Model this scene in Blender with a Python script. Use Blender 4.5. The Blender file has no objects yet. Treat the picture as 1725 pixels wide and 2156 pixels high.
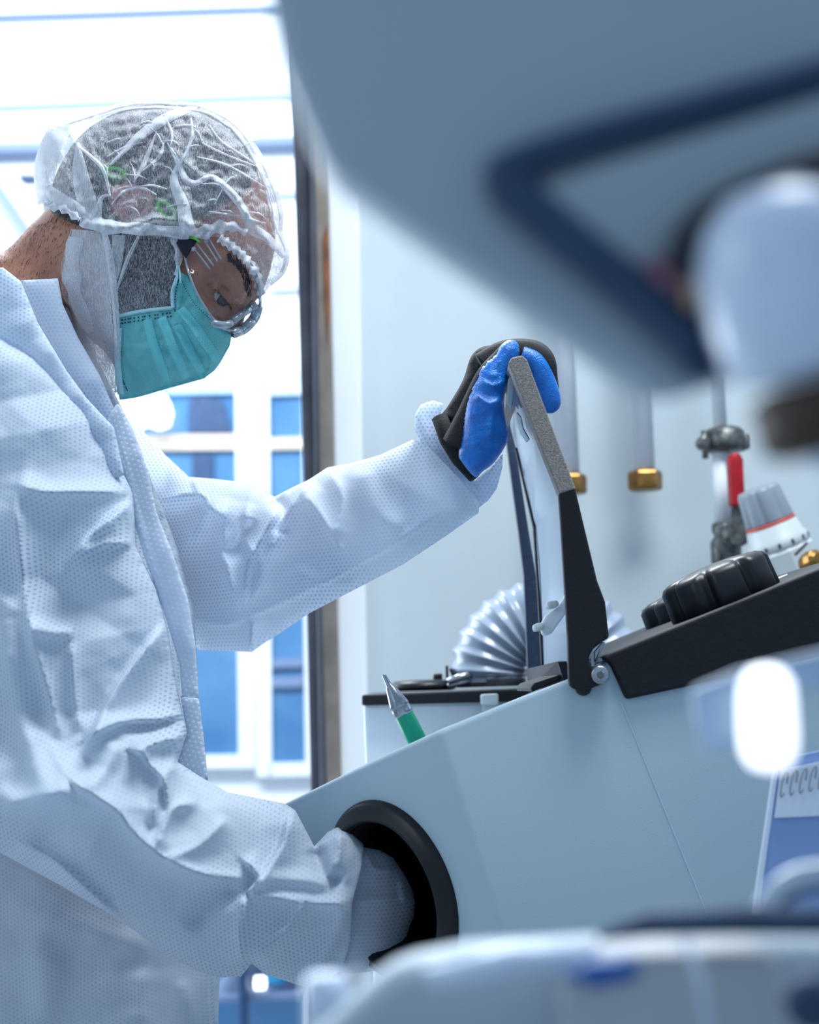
import bpy, bmesh, math, random
import numpy as np
from mathutils import Vector, Matrix, geometry, kdtree

# ------------------------------------------------------------------ camera, world, lights
S = bpy.context.scene
COL = S.collection
FPX = 3400.0
CAM = Vector((0, 0, 1.15))
PITCH, ROLL = math.radians(6.2), math.radians(1.8)
Fw = Vector((0, math.cos(PITCH), math.sin(PITCH)))
U0 = Vector((0, -math.sin(PITCH), math.cos(PITCH)))
R0 = Vector((1, 0, 0))
RR = math.cos(ROLL) * R0 - math.sin(ROLL) * U0
UU = math.sin(ROLL) * R0 + math.cos(ROLL) * U0
cd = bpy.data.cameras.new('camera')
cam = bpy.data.objects.new('camera', cd); COL.objects.link(cam)
M = Matrix((RR, UU, -Fw)).transposed().to_4x4(); M.translation = CAM
cam.matrix_world = M
cd.sensor_fit = 'HORIZONTAL'; cd.sensor_width = 36; cd.lens = 36 * FPX / 1725
cd.clip_start = 0.02
cd.dof.use_dof = True; cd.dof.focus_distance = 1.22; cd.dof.aperture_fstop = 8.2
S.camera = cam
S.view_settings.view_transform = 'Standard'; S.view_settings.look = 'None'
S.view_settings.gamma = 1; S.view_settings.use_curve_mapping = False
S.view_settings.exposure = 0.16
try:
    S.cycles.use_denoising = True
    S.cycles.max_bounces = 10; S.cycles.transparent_max_bounces = 24
except Exception: pass

W = bpy.data.worlds.new('world'); S.world = W; W.use_nodes = True
bg = W.node_tree.nodes['Background']
bg.inputs[0].default_value = (0.50, 0.72, 1.0, 1); bg.inputs[1].default_value = 0.50

def area(name, loc, target, sx, sy, power, color=(1, 1, 1)):
    l = bpy.data.lights.new(name, 'AREA'); l.shape = 'RECTANGLE'; l.size = sx; l.size_y = sy
    l.energy = power; l.color = color
    o = bpy.data.objects.new(name, l); COL.objects.link(o)
    o.location = loc
    o.rotation_euler = (Vector(target) - Vector(loc)).to_track_quat('-Z', 'Y').to_euler()
    return o
area('added_overhead_key', (0.45, 1.0, 2.75), (0.1, 1.35, 1.2), 0.9, 0.6, 34, (0.90, 0.96, 1.0))  # overhead key added so the cloth folds read, no fitting modelled
area('window_light', (-1.7, 2.5, 1.45), (-0.1, 1.3, 1.2), 1.2, 1.8, 46, (0.80, 0.91, 1.0))
area('left_area_light', (-1.6, 0.2, 1.9), (0.0, 1.3, 1.3), 0.7, 0.9, 5, (0.85, 0.93, 1.0))  # weak area light from the left, aimed at the person
area('added_back_light', (-0.45, 2.9, 3.3), (-0.15, 1.3, 1.1), 1.3, 0.7, 75, (0.88, 0.95, 1.0))  # added above the view to brighten torso front and sleeve tops
area('far_room_light', (-1.2, 3.4, 4.2), (-0.9, 6.9, 2.4), 3.0, 1.0, 270, (0.88, 0.95, 1.0))

# ------------------------------------------------------------------ pixel -> world helpers
def ray(px, py):
    return Fw + RR * ((px - 862.5) / FPX) + UU * ((1078 - py) / FPX)
def P(px, py, d): return CAM + ray(px, py) * d
def PY(px, py, Y):
    r = ray(px, py); return CAM + r * (Y / r.y)
def PP(px, py, p0, n):
    r = ray(px, py); return CAM + r * ((p0 - CAM).dot(n) / r.dot(n))

# ------------------------------------------------------------------ materials
def lin(c):
    return tuple(((v / 255) / 12.92 if v / 255 <= .04045 else ((v / 255 + .055) / 1.055) ** 2.4) for v in c) + (1,)
def nodes(name):
    m = bpy.data.materials.new(name); m.use_nodes = True
    nt = m.node_tree; return m, nt, nt.nodes['Principled BSDF'], nt.nodes['Material Output']
def mat(name, rgb, rough=.5, metal=0.0, noise=0.0, nscale=60, bump=0.0, bscale=400, spec=.5, coat=0, trans=0, rgb2=None, ior=1.45):
    m, nt, b, out = nodes(name)
    b.inputs['Base Color'].default_value = lin(rgb); b.inputs['Roughness'].default_value = rough
    b.inputs['Metallic'].default_value = metal; b.inputs['Specular IOR Level'].default_value = spec
    b.inputs['Coat Weight'].default_value = coat; b.inputs['Transmission Weight'].default_value = trans
    b.inputs['IOR'].default_value = ior
    tc = nt.nodes.new('ShaderNodeTexCoord')
    n = nt.nodes.new('ShaderNodeTexNoise'); n.inputs['Scale'].default_value = nscale; n.inputs['Detail'].default_value = 5
    nt.links.new(tc.outputs['Object'], n.inputs['Vector'])
    mx = nt.nodes.new('ShaderNodeMix'); mx.data_type = 'RGBA'
    c2 = rgb2 or tuple(v * (1 - noise) for v in rgb)
    mx.inputs[6].default_value = lin(rgb); mx.inputs[7].default_value = lin(c2)
    rp = nt.nodes.new('ShaderNodeMapRange'); rp.inputs[1].default_value = .35; rp.inputs[2].default_value = .7
    nt.links.new(n.outputs['Fac'], rp.inputs[0]); nt.links.new(rp.outputs[0], mx.inputs[0])
    nt.links.new(mx.outputs[2], b.inputs['Base Color'])
    if bump:
        n2 = nt.nodes.new('ShaderNodeTexNoise'); n2.inputs['Scale'].default_value = bscale; n2.inputs['Detail'].default_value = 3
        nt.links.new(tc.outputs['Object'], n2.inputs['Vector'])
        bp = nt.nodes.new('ShaderNodeBump'); bp.inputs['Strength'].default_value = bump; bp.inputs['Distance'].default_value = .001
        nt.links.new(n2.outputs['Fac'], bp.inputs['Height']); nt.links.new(bp.outputs[0], b.inputs['Normal'])
    return m

def N(nt, op, a, b=None):
    n = nt.nodes.new('ShaderNodeMath'); n.operation = op
    for i, v in enumerate((a, b)):
        if v is None: continue
        if isinstance(v, (int, float)): n.inputs[i].default_value = v
        else: nt.links.new(v, n.inputs[i])
    return n.outputs[0]

def fabric(name, rgb, dotrgb, pitch=.0033, transl=.35, alpha=1.0, axes=('X', 'Z'), bumpd=.0004, rot=0.0):
    """spun-bonded cloth: hexagonal embossed points, light passes through it"""
    m, nt, b, out = nodes(name)
    tc = nt.nodes.new('ShaderNodeTexCoord'); sp = nt.nodes.new('ShaderNodeSeparateXYZ')
    mp = nt.nodes.new('ShaderNodeMapping'); mp.inputs['Rotation'].default_value = (0, rot, 0)
    nt.links.new(tc.outputs['Object'], mp.inputs[0]); nt.links.new(mp.outputs[0], sp.inputs[0])
    x, z = sp.outputs[axes[0]], sp.outputs[axes[1]]
    k = 2 * math.pi / pitch
    kx = N(nt, 'MULTIPLY', x, k); h1 = N(nt, 'MULTIPLY', x, k / 2); h2 = N(nt, 'MULTIPLY', z, k * .8660254)
    s = N(nt, 'ADD', N(nt, 'COSINE', kx), N(nt, 'ADD', N(nt, 'COSINE', N(nt, 'ADD', h1, h2)), N(nt, 'COSINE', N(nt, 'SUBTRACT', h1, h2))))
    mr = nt.nodes.new('ShaderNodeMapRange'); mr.inputs[1].default_value = .4; mr.inputs[2].default_value = 1.8
    nt.links.new(s, mr.inputs[0])
    # the embossing fades in and out across the cloth
    n = nt.nodes.new('ShaderNodeTexNoise'); n.inputs['Scale'].default_value = 9; n.inputs['Detail'].default_value = 3
    nt.links.new(tc.outputs['Object'], n.inputs['Vector'])
    r2 = nt.nodes.new('ShaderNodeMapRange'); r2.inputs[1].default_value = .38; r2.inputs[2].default_value = .62; r2.inputs[3].default_value = .25
    nt.links.new(n.outputs['Fac'], r2.inputs[0])
    f = N(nt, 'MULTIPLY', mr.outputs[0], r2.outputs[0])
    mx = nt.nodes.new('ShaderNodeMix'); mx.data_type = 'RGBA'
    mx.inputs[6].default_value = lin(rgb); mx.inputs[7].default_value = lin(dotrgb); nt.links.new(f, mx.inputs[0])
    nt.links.new(mx.outputs[2], b.inputs['Base Color']); b.inputs['Roughness'].default_value = .62
    b.inputs['Specular IOR Level'].default_value = .3
    n3 = nt.nodes.new('ShaderNodeTexNoise'); n3.inputs['Scale'].default_value = 90; n3.inputs['Detail'].default_value = 4
    nt.links.new(tc.outputs['Object'], n3.inputs['Vector'])
    bp = nt.nodes.new('ShaderNodeBump'); bp.inputs['Strength'].default_value = .6; bp.inputs['Distance'].default_value = bumpd
    nt.links.new(N(nt, 'SUBTRACT', N(nt, 'MULTIPLY', n3.outputs['Fac'], 1.2), f), bp.inputs['Height'])
    nt.links.new(bp.outputs[0], b.inputs['Normal'])
    t = nt.nodes.new('ShaderNodeBsdfTranslucent'); nt.links.new(mx.outputs[2], t.inputs[0])
    nt.links.new(bp.outputs[0], t.inputs['Normal'])
    ms = nt.nodes.new('ShaderNodeMixShader'); ms.inputs[0].default_value = transl
    nt.links.new(b.outputs[0], ms.inputs[1]); nt.links.new(t.outputs[0], ms.inputs[2])
    last = ms.outputs[0]
    if alpha < 1:
        tr = nt.nodes.new('ShaderNodeBsdfTransparent'); m2 = nt.nodes.new('ShaderNodeMixShader')
        m2.inputs[0].default_value = alpha
        nt.links.new(tr.outputs[0], m2.inputs[1]); nt.links.new(last, m2.inputs[2]); last = m2.outputs[0]
    nt.links.new(last, out.inputs[0])
    return m

def gauze(name, rgb, lo, hi, scale=900, cloud=.25):
    """sheer non-woven netting: white fibres over clear gaps"""
    m, nt, b, out = nodes(name)
    tc = nt.nodes.new('ShaderNodeTexCoord')
    fib = None
    for i, (rz, ry) in enumerate(((0, .3), (1, 1.4), (2, 2.5))):
        mp = nt.nodes.new('ShaderNodeMapping'); mp.inputs['Rotation'].default_value = (.2 * i, ry, .3 * rz)
        mp.inputs['Scale'].default_value = (1, .6, .14); mp.inputs['Location'].default_value = (i * .7, 0, i * 1.3)
        nt.links.new(tc.outputs['Object'], mp.inputs[0])
        n = nt.nodes.new('ShaderNodeTexNoise'); n.inputs['Scale'].default_value = scale; n.inputs['Detail'].default_value = 1
        n.inputs['Distortion'].default_value = .6
        nt.links.new(mp.outputs[0], n.inputs['Vector'])
        mr = nt.nodes.new('ShaderNodeMapRange'); mr.inputs[1].default_value = .54; mr.inputs[2].default_value = .66
        nt.links.new(n.outputs['Fac'], mr.inputs[0])
        fib = mr.outputs[0] if fib is None else N(nt, 'MAXIMUM', fib, mr.outputs[0])
    c = nt.nodes.new('ShaderNodeTexNoise'); c.inputs['Scale'].default_value = 22; c.inputs['Detail'].default_value = 5
    nt.links.new(tc.outputs['Object'], c.inputs['Vector'])
    cl = nt.nodes.new('ShaderNodeMapRange'); cl.inputs[1].default_value = .45; cl.inputs[2].default_value = .75; cl.inputs[4].default_value = cloud
    nt.links.new(c.outputs['Fac'], cl.inputs[0])
    fac = N(nt, 'ADD', N(nt, 'ADD', N(nt, 'MULTIPLY', fib, hi - lo), lo), cl.outputs[0])
    # cloth seen edge-on is denser
    lw = nt.nodes.new('ShaderNodeLayerWeight'); lw.inputs[0].default_value = .35
    fac = N(nt, 'MINIMUM', N(nt, 'ADD', fac, N(nt, 'MULTIPLY', lw.outputs['Facing'], .5)), .97)
    b.inputs['Base Color'].default_value = lin(rgb); b.inputs['Roughness'].default_value = .6
    t = nt.nodes.new('ShaderNodeBsdfTranslucent'); t.inputs[0].default_value = lin(rgb)
    ms = nt.nodes.new('ShaderNodeMixShader'); ms.inputs[0].default_value = .4
    nt.links.new(b.outputs[0], ms.inputs[1]); nt.links.new(t.outputs[0], ms.inputs[2])
    tr = nt.nodes.new('ShaderNodeBsdfTransparent'); m2 = nt.nodes.new('ShaderNodeMixShader')
    nt.links.new(fac, m2.inputs[0]); nt.links.new(tr.outputs[0], m2.inputs[1]); nt.links.new(ms.outputs[0], m2.inputs[2])
    nt.links.new(m2.outputs[0], out.inputs[0])
    return m

def clear(name, tint=(235, 245, 250), refl=.12, fres=.5, milky=0.0, rough=.03):
    """thin clear plastic: mostly see-through, shiny at grazing angles"""
    m, nt, b, out = nodes(name)
    nt.nodes.remove(b)
    tr = nt.nodes.new('ShaderNodeBsdfTransparent'); tr.inputs[0].default_value = lin(tint)
    g = nt.nodes.new('ShaderNodeBsdfGlossy'); g.inputs['Roughness'].default_value = rough
    lw = nt.nodes.new('ShaderNodeLayerWeight'); lw.inputs[0].default_value = fres
    fac = N(nt, 'MINIMUM', N(nt, 'ADD', N(nt, 'MULTIPLY', lw.outputs['Fresnel'], .9), refl), .9)
    ms = nt.nodes.new('ShaderNodeMixShader'); nt.links.new(fac, ms.inputs[0])
    nt.links.new(tr.outputs[0], ms.inputs[1]); nt.links.new(g.outputs[0], ms.inputs[2]); last = ms.outputs[0]
    if milky:
        d = nt.nodes.new('ShaderNodeBsdfDiffuse'); d.inputs[0].default_value = lin(tint)
        m2 = nt.nodes.new('ShaderNodeMixShader'); m2.inputs[0].default_value = milky
        nt.links.new(last, m2.inputs[1]); nt.links.new(d.outputs[0], m2.inputs[2]); last = m2.outputs[0]
    nt.links.new(last, out.inputs[0])
    return m

def emit(name, rgb, s):
    m, nt, b, out = nodes(name)
    b.inputs['Base Color'].default_value = lin(rgb)
    b.inputs['Emission Color'].default_value = lin(rgb); b.inputs['Emission Strength'].default_value = s
    return m

MT = dict(
    wall=mat('wall_paint', (196, 207, 212), .6, noise=.04, nscale=5, bump=.25, bscale=120),
    white=mat('white_paint', (238, 243, 246), .4, noise=.02, nscale=8),
    farwhite=mat('far_white_paint', (240, 244, 250), .5, noise=.02),
    farblue=mat('blue_glass_pane', (72, 118, 164), .12, rgb2=(96, 142, 184), nscale=4),
    farband=mat('pale_steel_rail', (118, 138, 172), .5),
    beige=mat('beige_shelf', (226, 212, 196), .6, noise=.05),
    darkblue=mat('dark_shape_behind_glass', (44, 78, 122), .5, noise=.2),
    steel=mat('dark_steel_frame', (84, 86, 96), .45, .35, noise=.25, nscale=14, bump=.2),
    steel2=mat('brown_grey_jamb', (146, 138, 132), .5, .1, rgb2=(118, 108, 100), nscale=18, bump=.3),
    rust=mat('rust_streak', (150, 92, 58), .7, noise=.3, nscale=40),
    cab=mat('grey_white_powder_coat', (176, 196, 205), .42, noise=.02, nscale=3, bump=.12, bscale=900, spec=.4),
    line=mat('white_scratch', (198, 214, 224), .6),
    black=mat('black_powder_coat', (24, 25, 32), .5, noise=.25, nscale=500, bump=.35, bscale=1500, spec=.35),
    strip=mat('grey_hammered_edge', (150, 144, 140), .45, .2, rgb2=(116, 110, 106), nscale=700, bump=.9, bscale=1300),
    rubber=mat('black_rubber', (13, 14, 18), .38, noise=.2, spec=.5),
    blackplastic=mat('black_knob_plastic', (18, 19, 26), .40, noise=.1, spec=.5, coat=.05),
    duct=mat('grey_vinyl_duct', (158, 172, 190), .28, noise=.06, nscale=30, spec=.6, coat=.3),
    chrome=mat('brushed_metal', (178, 184, 192), .25, .9, noise=.15, nscale=90, bump=.2),
    castmetal=mat('cast_metal', (128, 130, 128), .4, .8, noise=.45, nscale=110, bump=.8, bscale=260),
    brass=mat('brass', (172, 128, 70), .35, .85, noise=.35, nscale=70, bump=.5, bscale=200),
    red=mat('red_lever_vinyl', (188, 24, 36), .4, noise=.25, nscale=60),
    green=mat('green_tube', (0, 166, 128), .35, noise=.05),
    greyplastic=mat('grey_plastic', (142, 152, 162), .4, noise=.06, nscale=30),
    paleplastic=mat('pale_plastic', (206, 214, 214), .4, noise=.05, nscale=20),
    redorange=mat('orange_red_ring', (222, 84, 62), .4),
    darkmark=mat('dark_print', (60, 62, 66), .6),
    skin=mat('skin', (188, 132, 108), .45, rgb2=(158, 104, 82), nscale=60, bump=.5, bscale=700, spec=.45),
    skinred=mat('ear_skin', (196, 138, 130), .5, noise=.15, nscale=80),
    hair=mat('short_black_hair', (30, 26, 28), .6, rgb2=(78, 70, 70), nscale=420, bump=1.0, bscale=900),
    brow=mat('eyebrow_hair', (34, 26, 24), .7, noise=.4, nscale=600, bump=.6),
    eye=mat('eye_white', (196, 198, 206), .1, noise=.05, coat=.8),
    iris=mat('dark_iris', (30, 22, 30), .05, coat=1, noise=.2),
    mask=fabric('teal_mask_cloth', (150, 242, 244), (118, 228, 234), .0016, .45, bumpd=.00015),
    maskedge=mat('mask_binding', (176, 220, 226), .6, noise=.06, nscale=200, bump=.4),
    perf=mat('mask_perforation', (28, 70, 84), .6),
    cloth=fabric('white_coverall_cloth', (220, 231, 243), (176, 196, 220), .0028, .36, bumpd=.0002),
    cloth2=fabric('white_coverall_cloth_thin', (228, 238, 250), (168, 192, 222), .0029, .5, rot=.5, bumpd=.0002),
    clothflap=fabric('white_placket_cloth', (212, 222, 236), (240, 246, 252), .0036, .34, rot=.3),
    cap=gauze('sheer_cap_gauze', (236, 240, 246), .13, .60, 1500, .22),
    capfold=gauze('doubled_cap_gauze', (240, 243, 248), .50, .85, 1200, .25),
    capedge=gauze('gathered_cap_edge', (238, 242, 248), .66, .95, 1300, .2),
    beardnet=gauze('sheer_beard_gauze', (232, 236, 242), .08, .55, 1700, .12),
    lens=clear('clear_goggle_lens', (250, 250, 253), .04, .15),
    clearrim=clear('clear_goggle_rim', (205, 222, 232), .14, .4, milky=.35, rough=.08),
    glove=mat('black_knit_glove', (17, 18, 24), .75, noise=.3, nscale=300, bump=.8, bscale=1100),
    coating=mat('blue_latex_coating', (0, 122, 214), .33, rgb2=(0, 98, 190), nscale=120, bump=.7, bscale=800, spec=.6, coat=.1),
    film=clear('window_film', (205, 222, 240), .16, .5, milky=.42, rough=.12),
    smear=mat('teal_smear', (92, 158, 190), .4, noise=.2),
    navy=mat('navy_strap', (22, 26, 44), .6, noise=.1),
    limegreen=mat('lime_edge', (90, 200, 60), .5),
    mach=mat('blue_grey_enamel', (170, 184, 194), .5, noise=.03, nscale=6),
    machdark=mat('dark_blue_parts_and_shade', (44, 68, 98), .6, noise=.1),  # also colours the tubes standing in for recess shade
    machin=mat('pale_grey_panel', (168, 182, 190), .5, noise=.05, nscale=8),
    whiteknob=mat('white_gloss_plastic', (216, 228, 246), .3, noise=.02, coat=.4),
    pink=mat('mauve_plastic', (140, 100, 116), .5),
    tan=mat('tan_plastic', (186, 158, 120), .5),
    brown=mat('dark_brown_knurl', (70, 52, 40), .6, noise=.3),
    bluecard=mat('blue_card', (142, 172, 220), .5, noise=.05, nscale=10),
    whitecard=mat('white_card', (222, 232, 246), .5),
    bluecap=mat('deep_blue_plastic', (26, 84, 156), .4),
    floor=mat('grey_vinyl_floor', (150, 160, 168), .4, noise=.1, nscale=10),
    lamp=emit('lit_lamp_glass', (240, 248, 255), 3.0),
    panel=emit('lit_ceiling_panel', (244, 250, 255), 2.2),
    dial=mat('dial_print', (70, 74, 80), .6),
)

# ------------------------------------------------------------------ object helpers
def thing(name, label, cat, loc, group=None):
    o = bpy.data.objects.new(name, None); COL.objects.link(o); o.location = loc
    o.empty_display_size = .02
    o['label'] = label; o['category'] = cat
    if group: o['group'] = group
    return o
def meshobj(name, verts, faces, m, parent=None, smooth=True, label=None, kind=None, cat=None, group=None):
    me = bpy.data.meshes.new(name); me.from_pydata([tuple(v) for v in verts], [], faces)
    return finish(name, me, m, parent, smooth, label, kind, cat, group)
def root_loc(p):
    v = Vector((0, 0, 0))
    while p is not None:
        v += p.location; p = p.parent
    return v
def finish(name, me, m, parent=None, smooth=True, label=None, kind=None, cat=None, group=None):
    bm = bmesh.new(); bm.from_mesh(me); bmesh.ops.recalc_face_normals(bm, faces=bm.faces); bm.to_mesh(me); bm.free()
    for p in me.polygons: p.use_smooth = smooth
    me.materials.append(MT[m] if isinstance(m, str) else m)
    o = bpy.data.objects.new(name, me); COL.objects.link(o)
    if parent is not None:
        o.parent = parent; me.transform(Matrix.Translation(-root_loc(parent)))
    if label: o['label'] = label
    if cat: o['category'] = cat
    if kind: o['kind'] = kind
    if group: o['group'] = group
    return o
def join(parts):
    """parts: list of (verts, faces) -> one"""
    V, Fc = [], []
    for v, f in parts:
        n = len(V); V += [tuple(a) for a in v]; Fc += [tuple(i + n for i in q) for q in f]
    return V, Fc
def bmdata(bm):
    bm.verts.index_update()
    r = [v.co.copy() for v in bm.verts], [tuple(v.index for v in f.verts) for f in bm.faces]
    bm.free(); return r
def prism(pts, off, bev=0.0, seg=2):
    """pts: closed 3-D outline, swept by vector off"""
    bm = bmesh.new()
    a = [bm.verts.new(p) for p in pts]; b = [bm.verts.new(Vector(p) + off) for p in pts]
    bm.faces.new(a); bm.faces.new(b[::-1])
    n = len(a)
    for i in range(n): bm.faces.new((a[i], b[i], b[(i + 1) % n], a[(i + 1) % n]))
    bmesh.ops.recalc_face_normals(bm, faces=bm.faces)
    if bev:
        es = [e for e in bm.edges if len(e.link_faces) == 2 and e.calc_face_angle() > .5]
        bmesh.ops.bevel(bm, geom=es, offset=bev, segments=seg, affect='EDGES', profile=.5, clamp_overlap=True)
    return bmdata(bm)
def slab(poly, Y0, Y1, bev=0.0, seg=2):
    return prism([PY(x, y, Y0) for x, y in poly], Vector((0, Y1 - Y0, 0)), bev, seg)
def box(lo, hi, bev=0.0):
    return prism([Vector((lo[0], lo[1], lo[2])), Vector((hi[0], lo[1], lo[2])), Vector((hi[0], lo[1], hi[2])), Vector((lo[0], lo[1], hi[2]))],
                 Vector((0, hi[1] - lo[1], 0)), bev)
def frame_of(axis):
    a = Vector(axis).normalized(); t = Vector((0, 1, 0)) if abs(a.y) < .8 else Vector((1, 0, 0))
    u = t.cross(a).normalized(); v = a.cross(u); return a, u, v
def lathe(prof, org, axis, seg=40, lobes=0, depth=0.0, capped=True, arc=2 * math.pi):
    """prof: list of (r, h) along axis"""
    a, u, v = frame_of(axis); V, Fc = [], []
    for r, h in prof:
        for k in range(seg):
            t = arc * k / seg; rr = r
            if lobes:
                rr = r * (1 - depth * (0.5 - .5 * math.cos(lobes * t)) ** 6)
            V.append(Vector(org) + a * h + (u * math.cos(t) + v * math.sin(t)) * rr)
    n = len(prof)
    for i in range(n - 1):
        for k in range(seg):
            k2 = (k + 1) % seg
            Fc.append((i * seg + k, i * seg + k2, (i + 1) * seg + k2, (i + 1) * seg + k))
    if capped:
        Fc.append(tuple(range(seg))); Fc.append(tuple(range((n - 1) * seg, n * seg)))
    return V, Fc
def tube(pts, radii, seg=16, capped=True, flat=1.0, flatdir=None):
    pts = [Vector(p) for p in pts]
    if isinstance(radii, (int, float)): radii = [radii] * len(pts)
    V, Fc = [], []; n = len(pts); T = []
    for i in range(n):
        T.append((pts[min(i + 1, n - 1)] - pts[max(i - 1, 0)]).normalized())
    ref = Vector(flatdir) if flatdir is not None else (Vector((0, 1, 0)) if abs(T[0].y) < .8 else Vector((1, 0, 0)))
    u = (ref - T[0] * ref.dot(T[0])).normalized()
    for i in range(n):
        u = (u - T[i] * u.dot(T[i])).normalized(); v = T[i].cross(u)
        for k in range(seg):
            t = 2 * math.pi * k / seg
            V.append(pts[i] + (u * math.cos(t) * flat + v * math.sin(t)) * radii[i])
    for i in range(n - 1):
        for k in range(seg):
            k2 = (k + 1) % seg
            Fc.append((i * seg + k, i * seg + k2, (i + 1) * seg + k2, (i + 1) * seg + k))
    if capped:
        Fc.append(tuple(range(seg))); Fc.append(tuple(range((n - 1) * seg, n * seg)))
    return V, Fc
def catmull(pts, sub=6, closed=False):
    pts = [tuple(p) for p in pts]; out = []; n = len(pts); rng = n if closed else n - 1
    for i in range(rng):
        g = (lambda j: pts[j % n]) if closed else (lambda j: pts[max(0, min(n - 1, j))])
        p0, p1, p2, p3 = (np.array(g(i + j), float) for j in (-1, 0, 1, 2))
        for k in range(sub):
            t = k / sub
            out.append(tuple(.5 * (2 * p1 + (p2 - p0) * t + (2 * p0 - 5 * p1 + 4 * p2 - p3) * t * t + (3 * p1 - p0 - 3 * p2 + p3) * t ** 3)))
    if not closed: out.append(pts[-1])
    return out
def finger(pts, radii, sub=6, seg=14):
    """rounded tube through 4-tuples, closed with a dome"""
    q = catmull([tuple(p) + (r,) for p, r in zip(pts, radii)], sub)
    P3 = [Vector(a[:3]) for a in q]; rr = [a[3] for a in q]
    d = (P3[-1] - P3[-2]).normalized(); e = P3[-1]; re = rr[-1]
    for t in (.35, .65, .85, .97, 1.0):
        P3.append(e + d * re * t); rr.append(max(re * math.sqrt(max(0, 1 - t * t)), re * .03))
    return tube(P3, rr, seg)

# ------------------------------------------------------------------ soft-body outlines blown up to real thickness
def tin(x, y, seed):
    """faceted noise: random heights on a triangle lattice, flat in between (crumpled stiff cloth)"""
    F2 = .366025; s = (x + y) * F2; i = x + s; j = y + s
    i0 = np.floor(i); j0 = np.floor(j); fx = i - i0; fy = j - j0
    def h(a, b):
        v = np.sin(a * 127.1 + b * 311.7 + seed * 74.7) * 43758.5453; return (v - np.floor(v)) * 2 - 1
    up = fx > fy
    w0 = 1 - np.maximum(fx, fy); w2 = np.minimum(fx, fy); w1 = np.abs(fx - fy)
    return w0 * h(i0, j0) + w1 * np.where(up, h(i0 + 1, j0), h(i0, j0 + 1)) + w2 * h(i0 + 1, j0 + 1)
def smoothn(x, y, seed):
    i0 = np.floor(x); j0 = np.floor(y); fx = x - i0; fy = y - j0; fx = fx * fx * (3 - 2 * fx); fy = fy * fy * (3 - 2 * fy)
    def h(a, b):
        v = np.sin(a * 127.1 + b * 311.7 + seed * 74.7) * 43758.5453; return (v - np.floor(v)) * 2 - 1
    return (h(i0, j0) * (1 - fx) + h(i0 + 1, j0) * fx) * (1 - fy) + (h(i0, j0 + 1) * (1 - fx) + h(i0 + 1, j0 + 1) * fx) * fy
def poly_dist(X, Y, line):
    """distance, side sign, position along for a polyline"""
    best = np.full(X.shape, 1e9); side = np.zeros(X.shape); tt = np.zeros(X.shape); n = len(line) - 1
    for i in range(n):
        ax, ay = line[i]; bx, by = line[i + 1]; dx, dy = bx - ax, by - ay; L2 = dx * dx + dy * dy + 1e-9
        t = np.clip(((X - ax) * dx + (Y - ay) * dy) / L2, 0, 1)
        d = np.hypot(X - ax - t * dx, Y - ay - t * dy); s = np.sign(dx * (Y - ay) - dy * (X - ax))
        k = d < best; best = np.where(k, d, best); side = np.where(k, s, side); tt = np.where(k, (i + t) / n, tt)
    return best, side, tt
def creases(X, Y, L):
    """L: (polyline, height_mm, width_px, kind); ridge: sharp fold, soft: round fold, left/right: lap with a step on one side"""
    H = np.zeros(X.shape)
    for line, amp, w, kind in L:
        if len(line) > 2: line = catmull(line, 5)
        d, s, t = poly_dist(X, Y, line); fade = np.clip(np.minimum(t, 1 - t) * 5 + .15, 0, 1)
        if kind == 'ridge': g = np.exp(-d / w)
        elif kind == 'soft': g = np.exp(-(d / w) ** 2)
        elif kind == 'left': g = np.exp(-d / w) * .5 * (1 - np.tanh(s * d / 4))
        else: g = np.exp(-d / w) * .5 * (1 + np.tanh(s * d / 4))
        H += amp * .001 * g * fade
    return H
def inside(X, Y, poly):
    r = np.zeros(X.shape, bool); n = len(poly)
    for i in range(n):
        x1, y1 = poly[i]; x2, y2 = poly[(i + 1) % n]
        c = ((y1 > Y) != (y2 > Y)) & (X < (x2 - x1) * (Y - y1) / (y2 - y1 + 1e-12) + x1); r ^= c
    return r
class Field:
    """sampled front surface depth in the view of a body, for laying clothes on it"""
    def __init__(s, X, Y, D, H):
        s.kd = kdtree.KDTree(len(X))
        for i in range(len(X)): s.kd.insert((X[i], Y[i], 0), i)
        s.kd.balance(); s.D = D; s.H = H
    def at(s, x, y):
        r = s.kd.find_n((x, y, 0), 3); w = [1 / (q[2] + .5) for q in r]; t = sum(w)
        return sum(s.D[q[1]] * k for q, k in zip(r, w)) / t, sum(s.H[q[1]] * k for q, k in zip(r, w)) / t, r[0][2]

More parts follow.
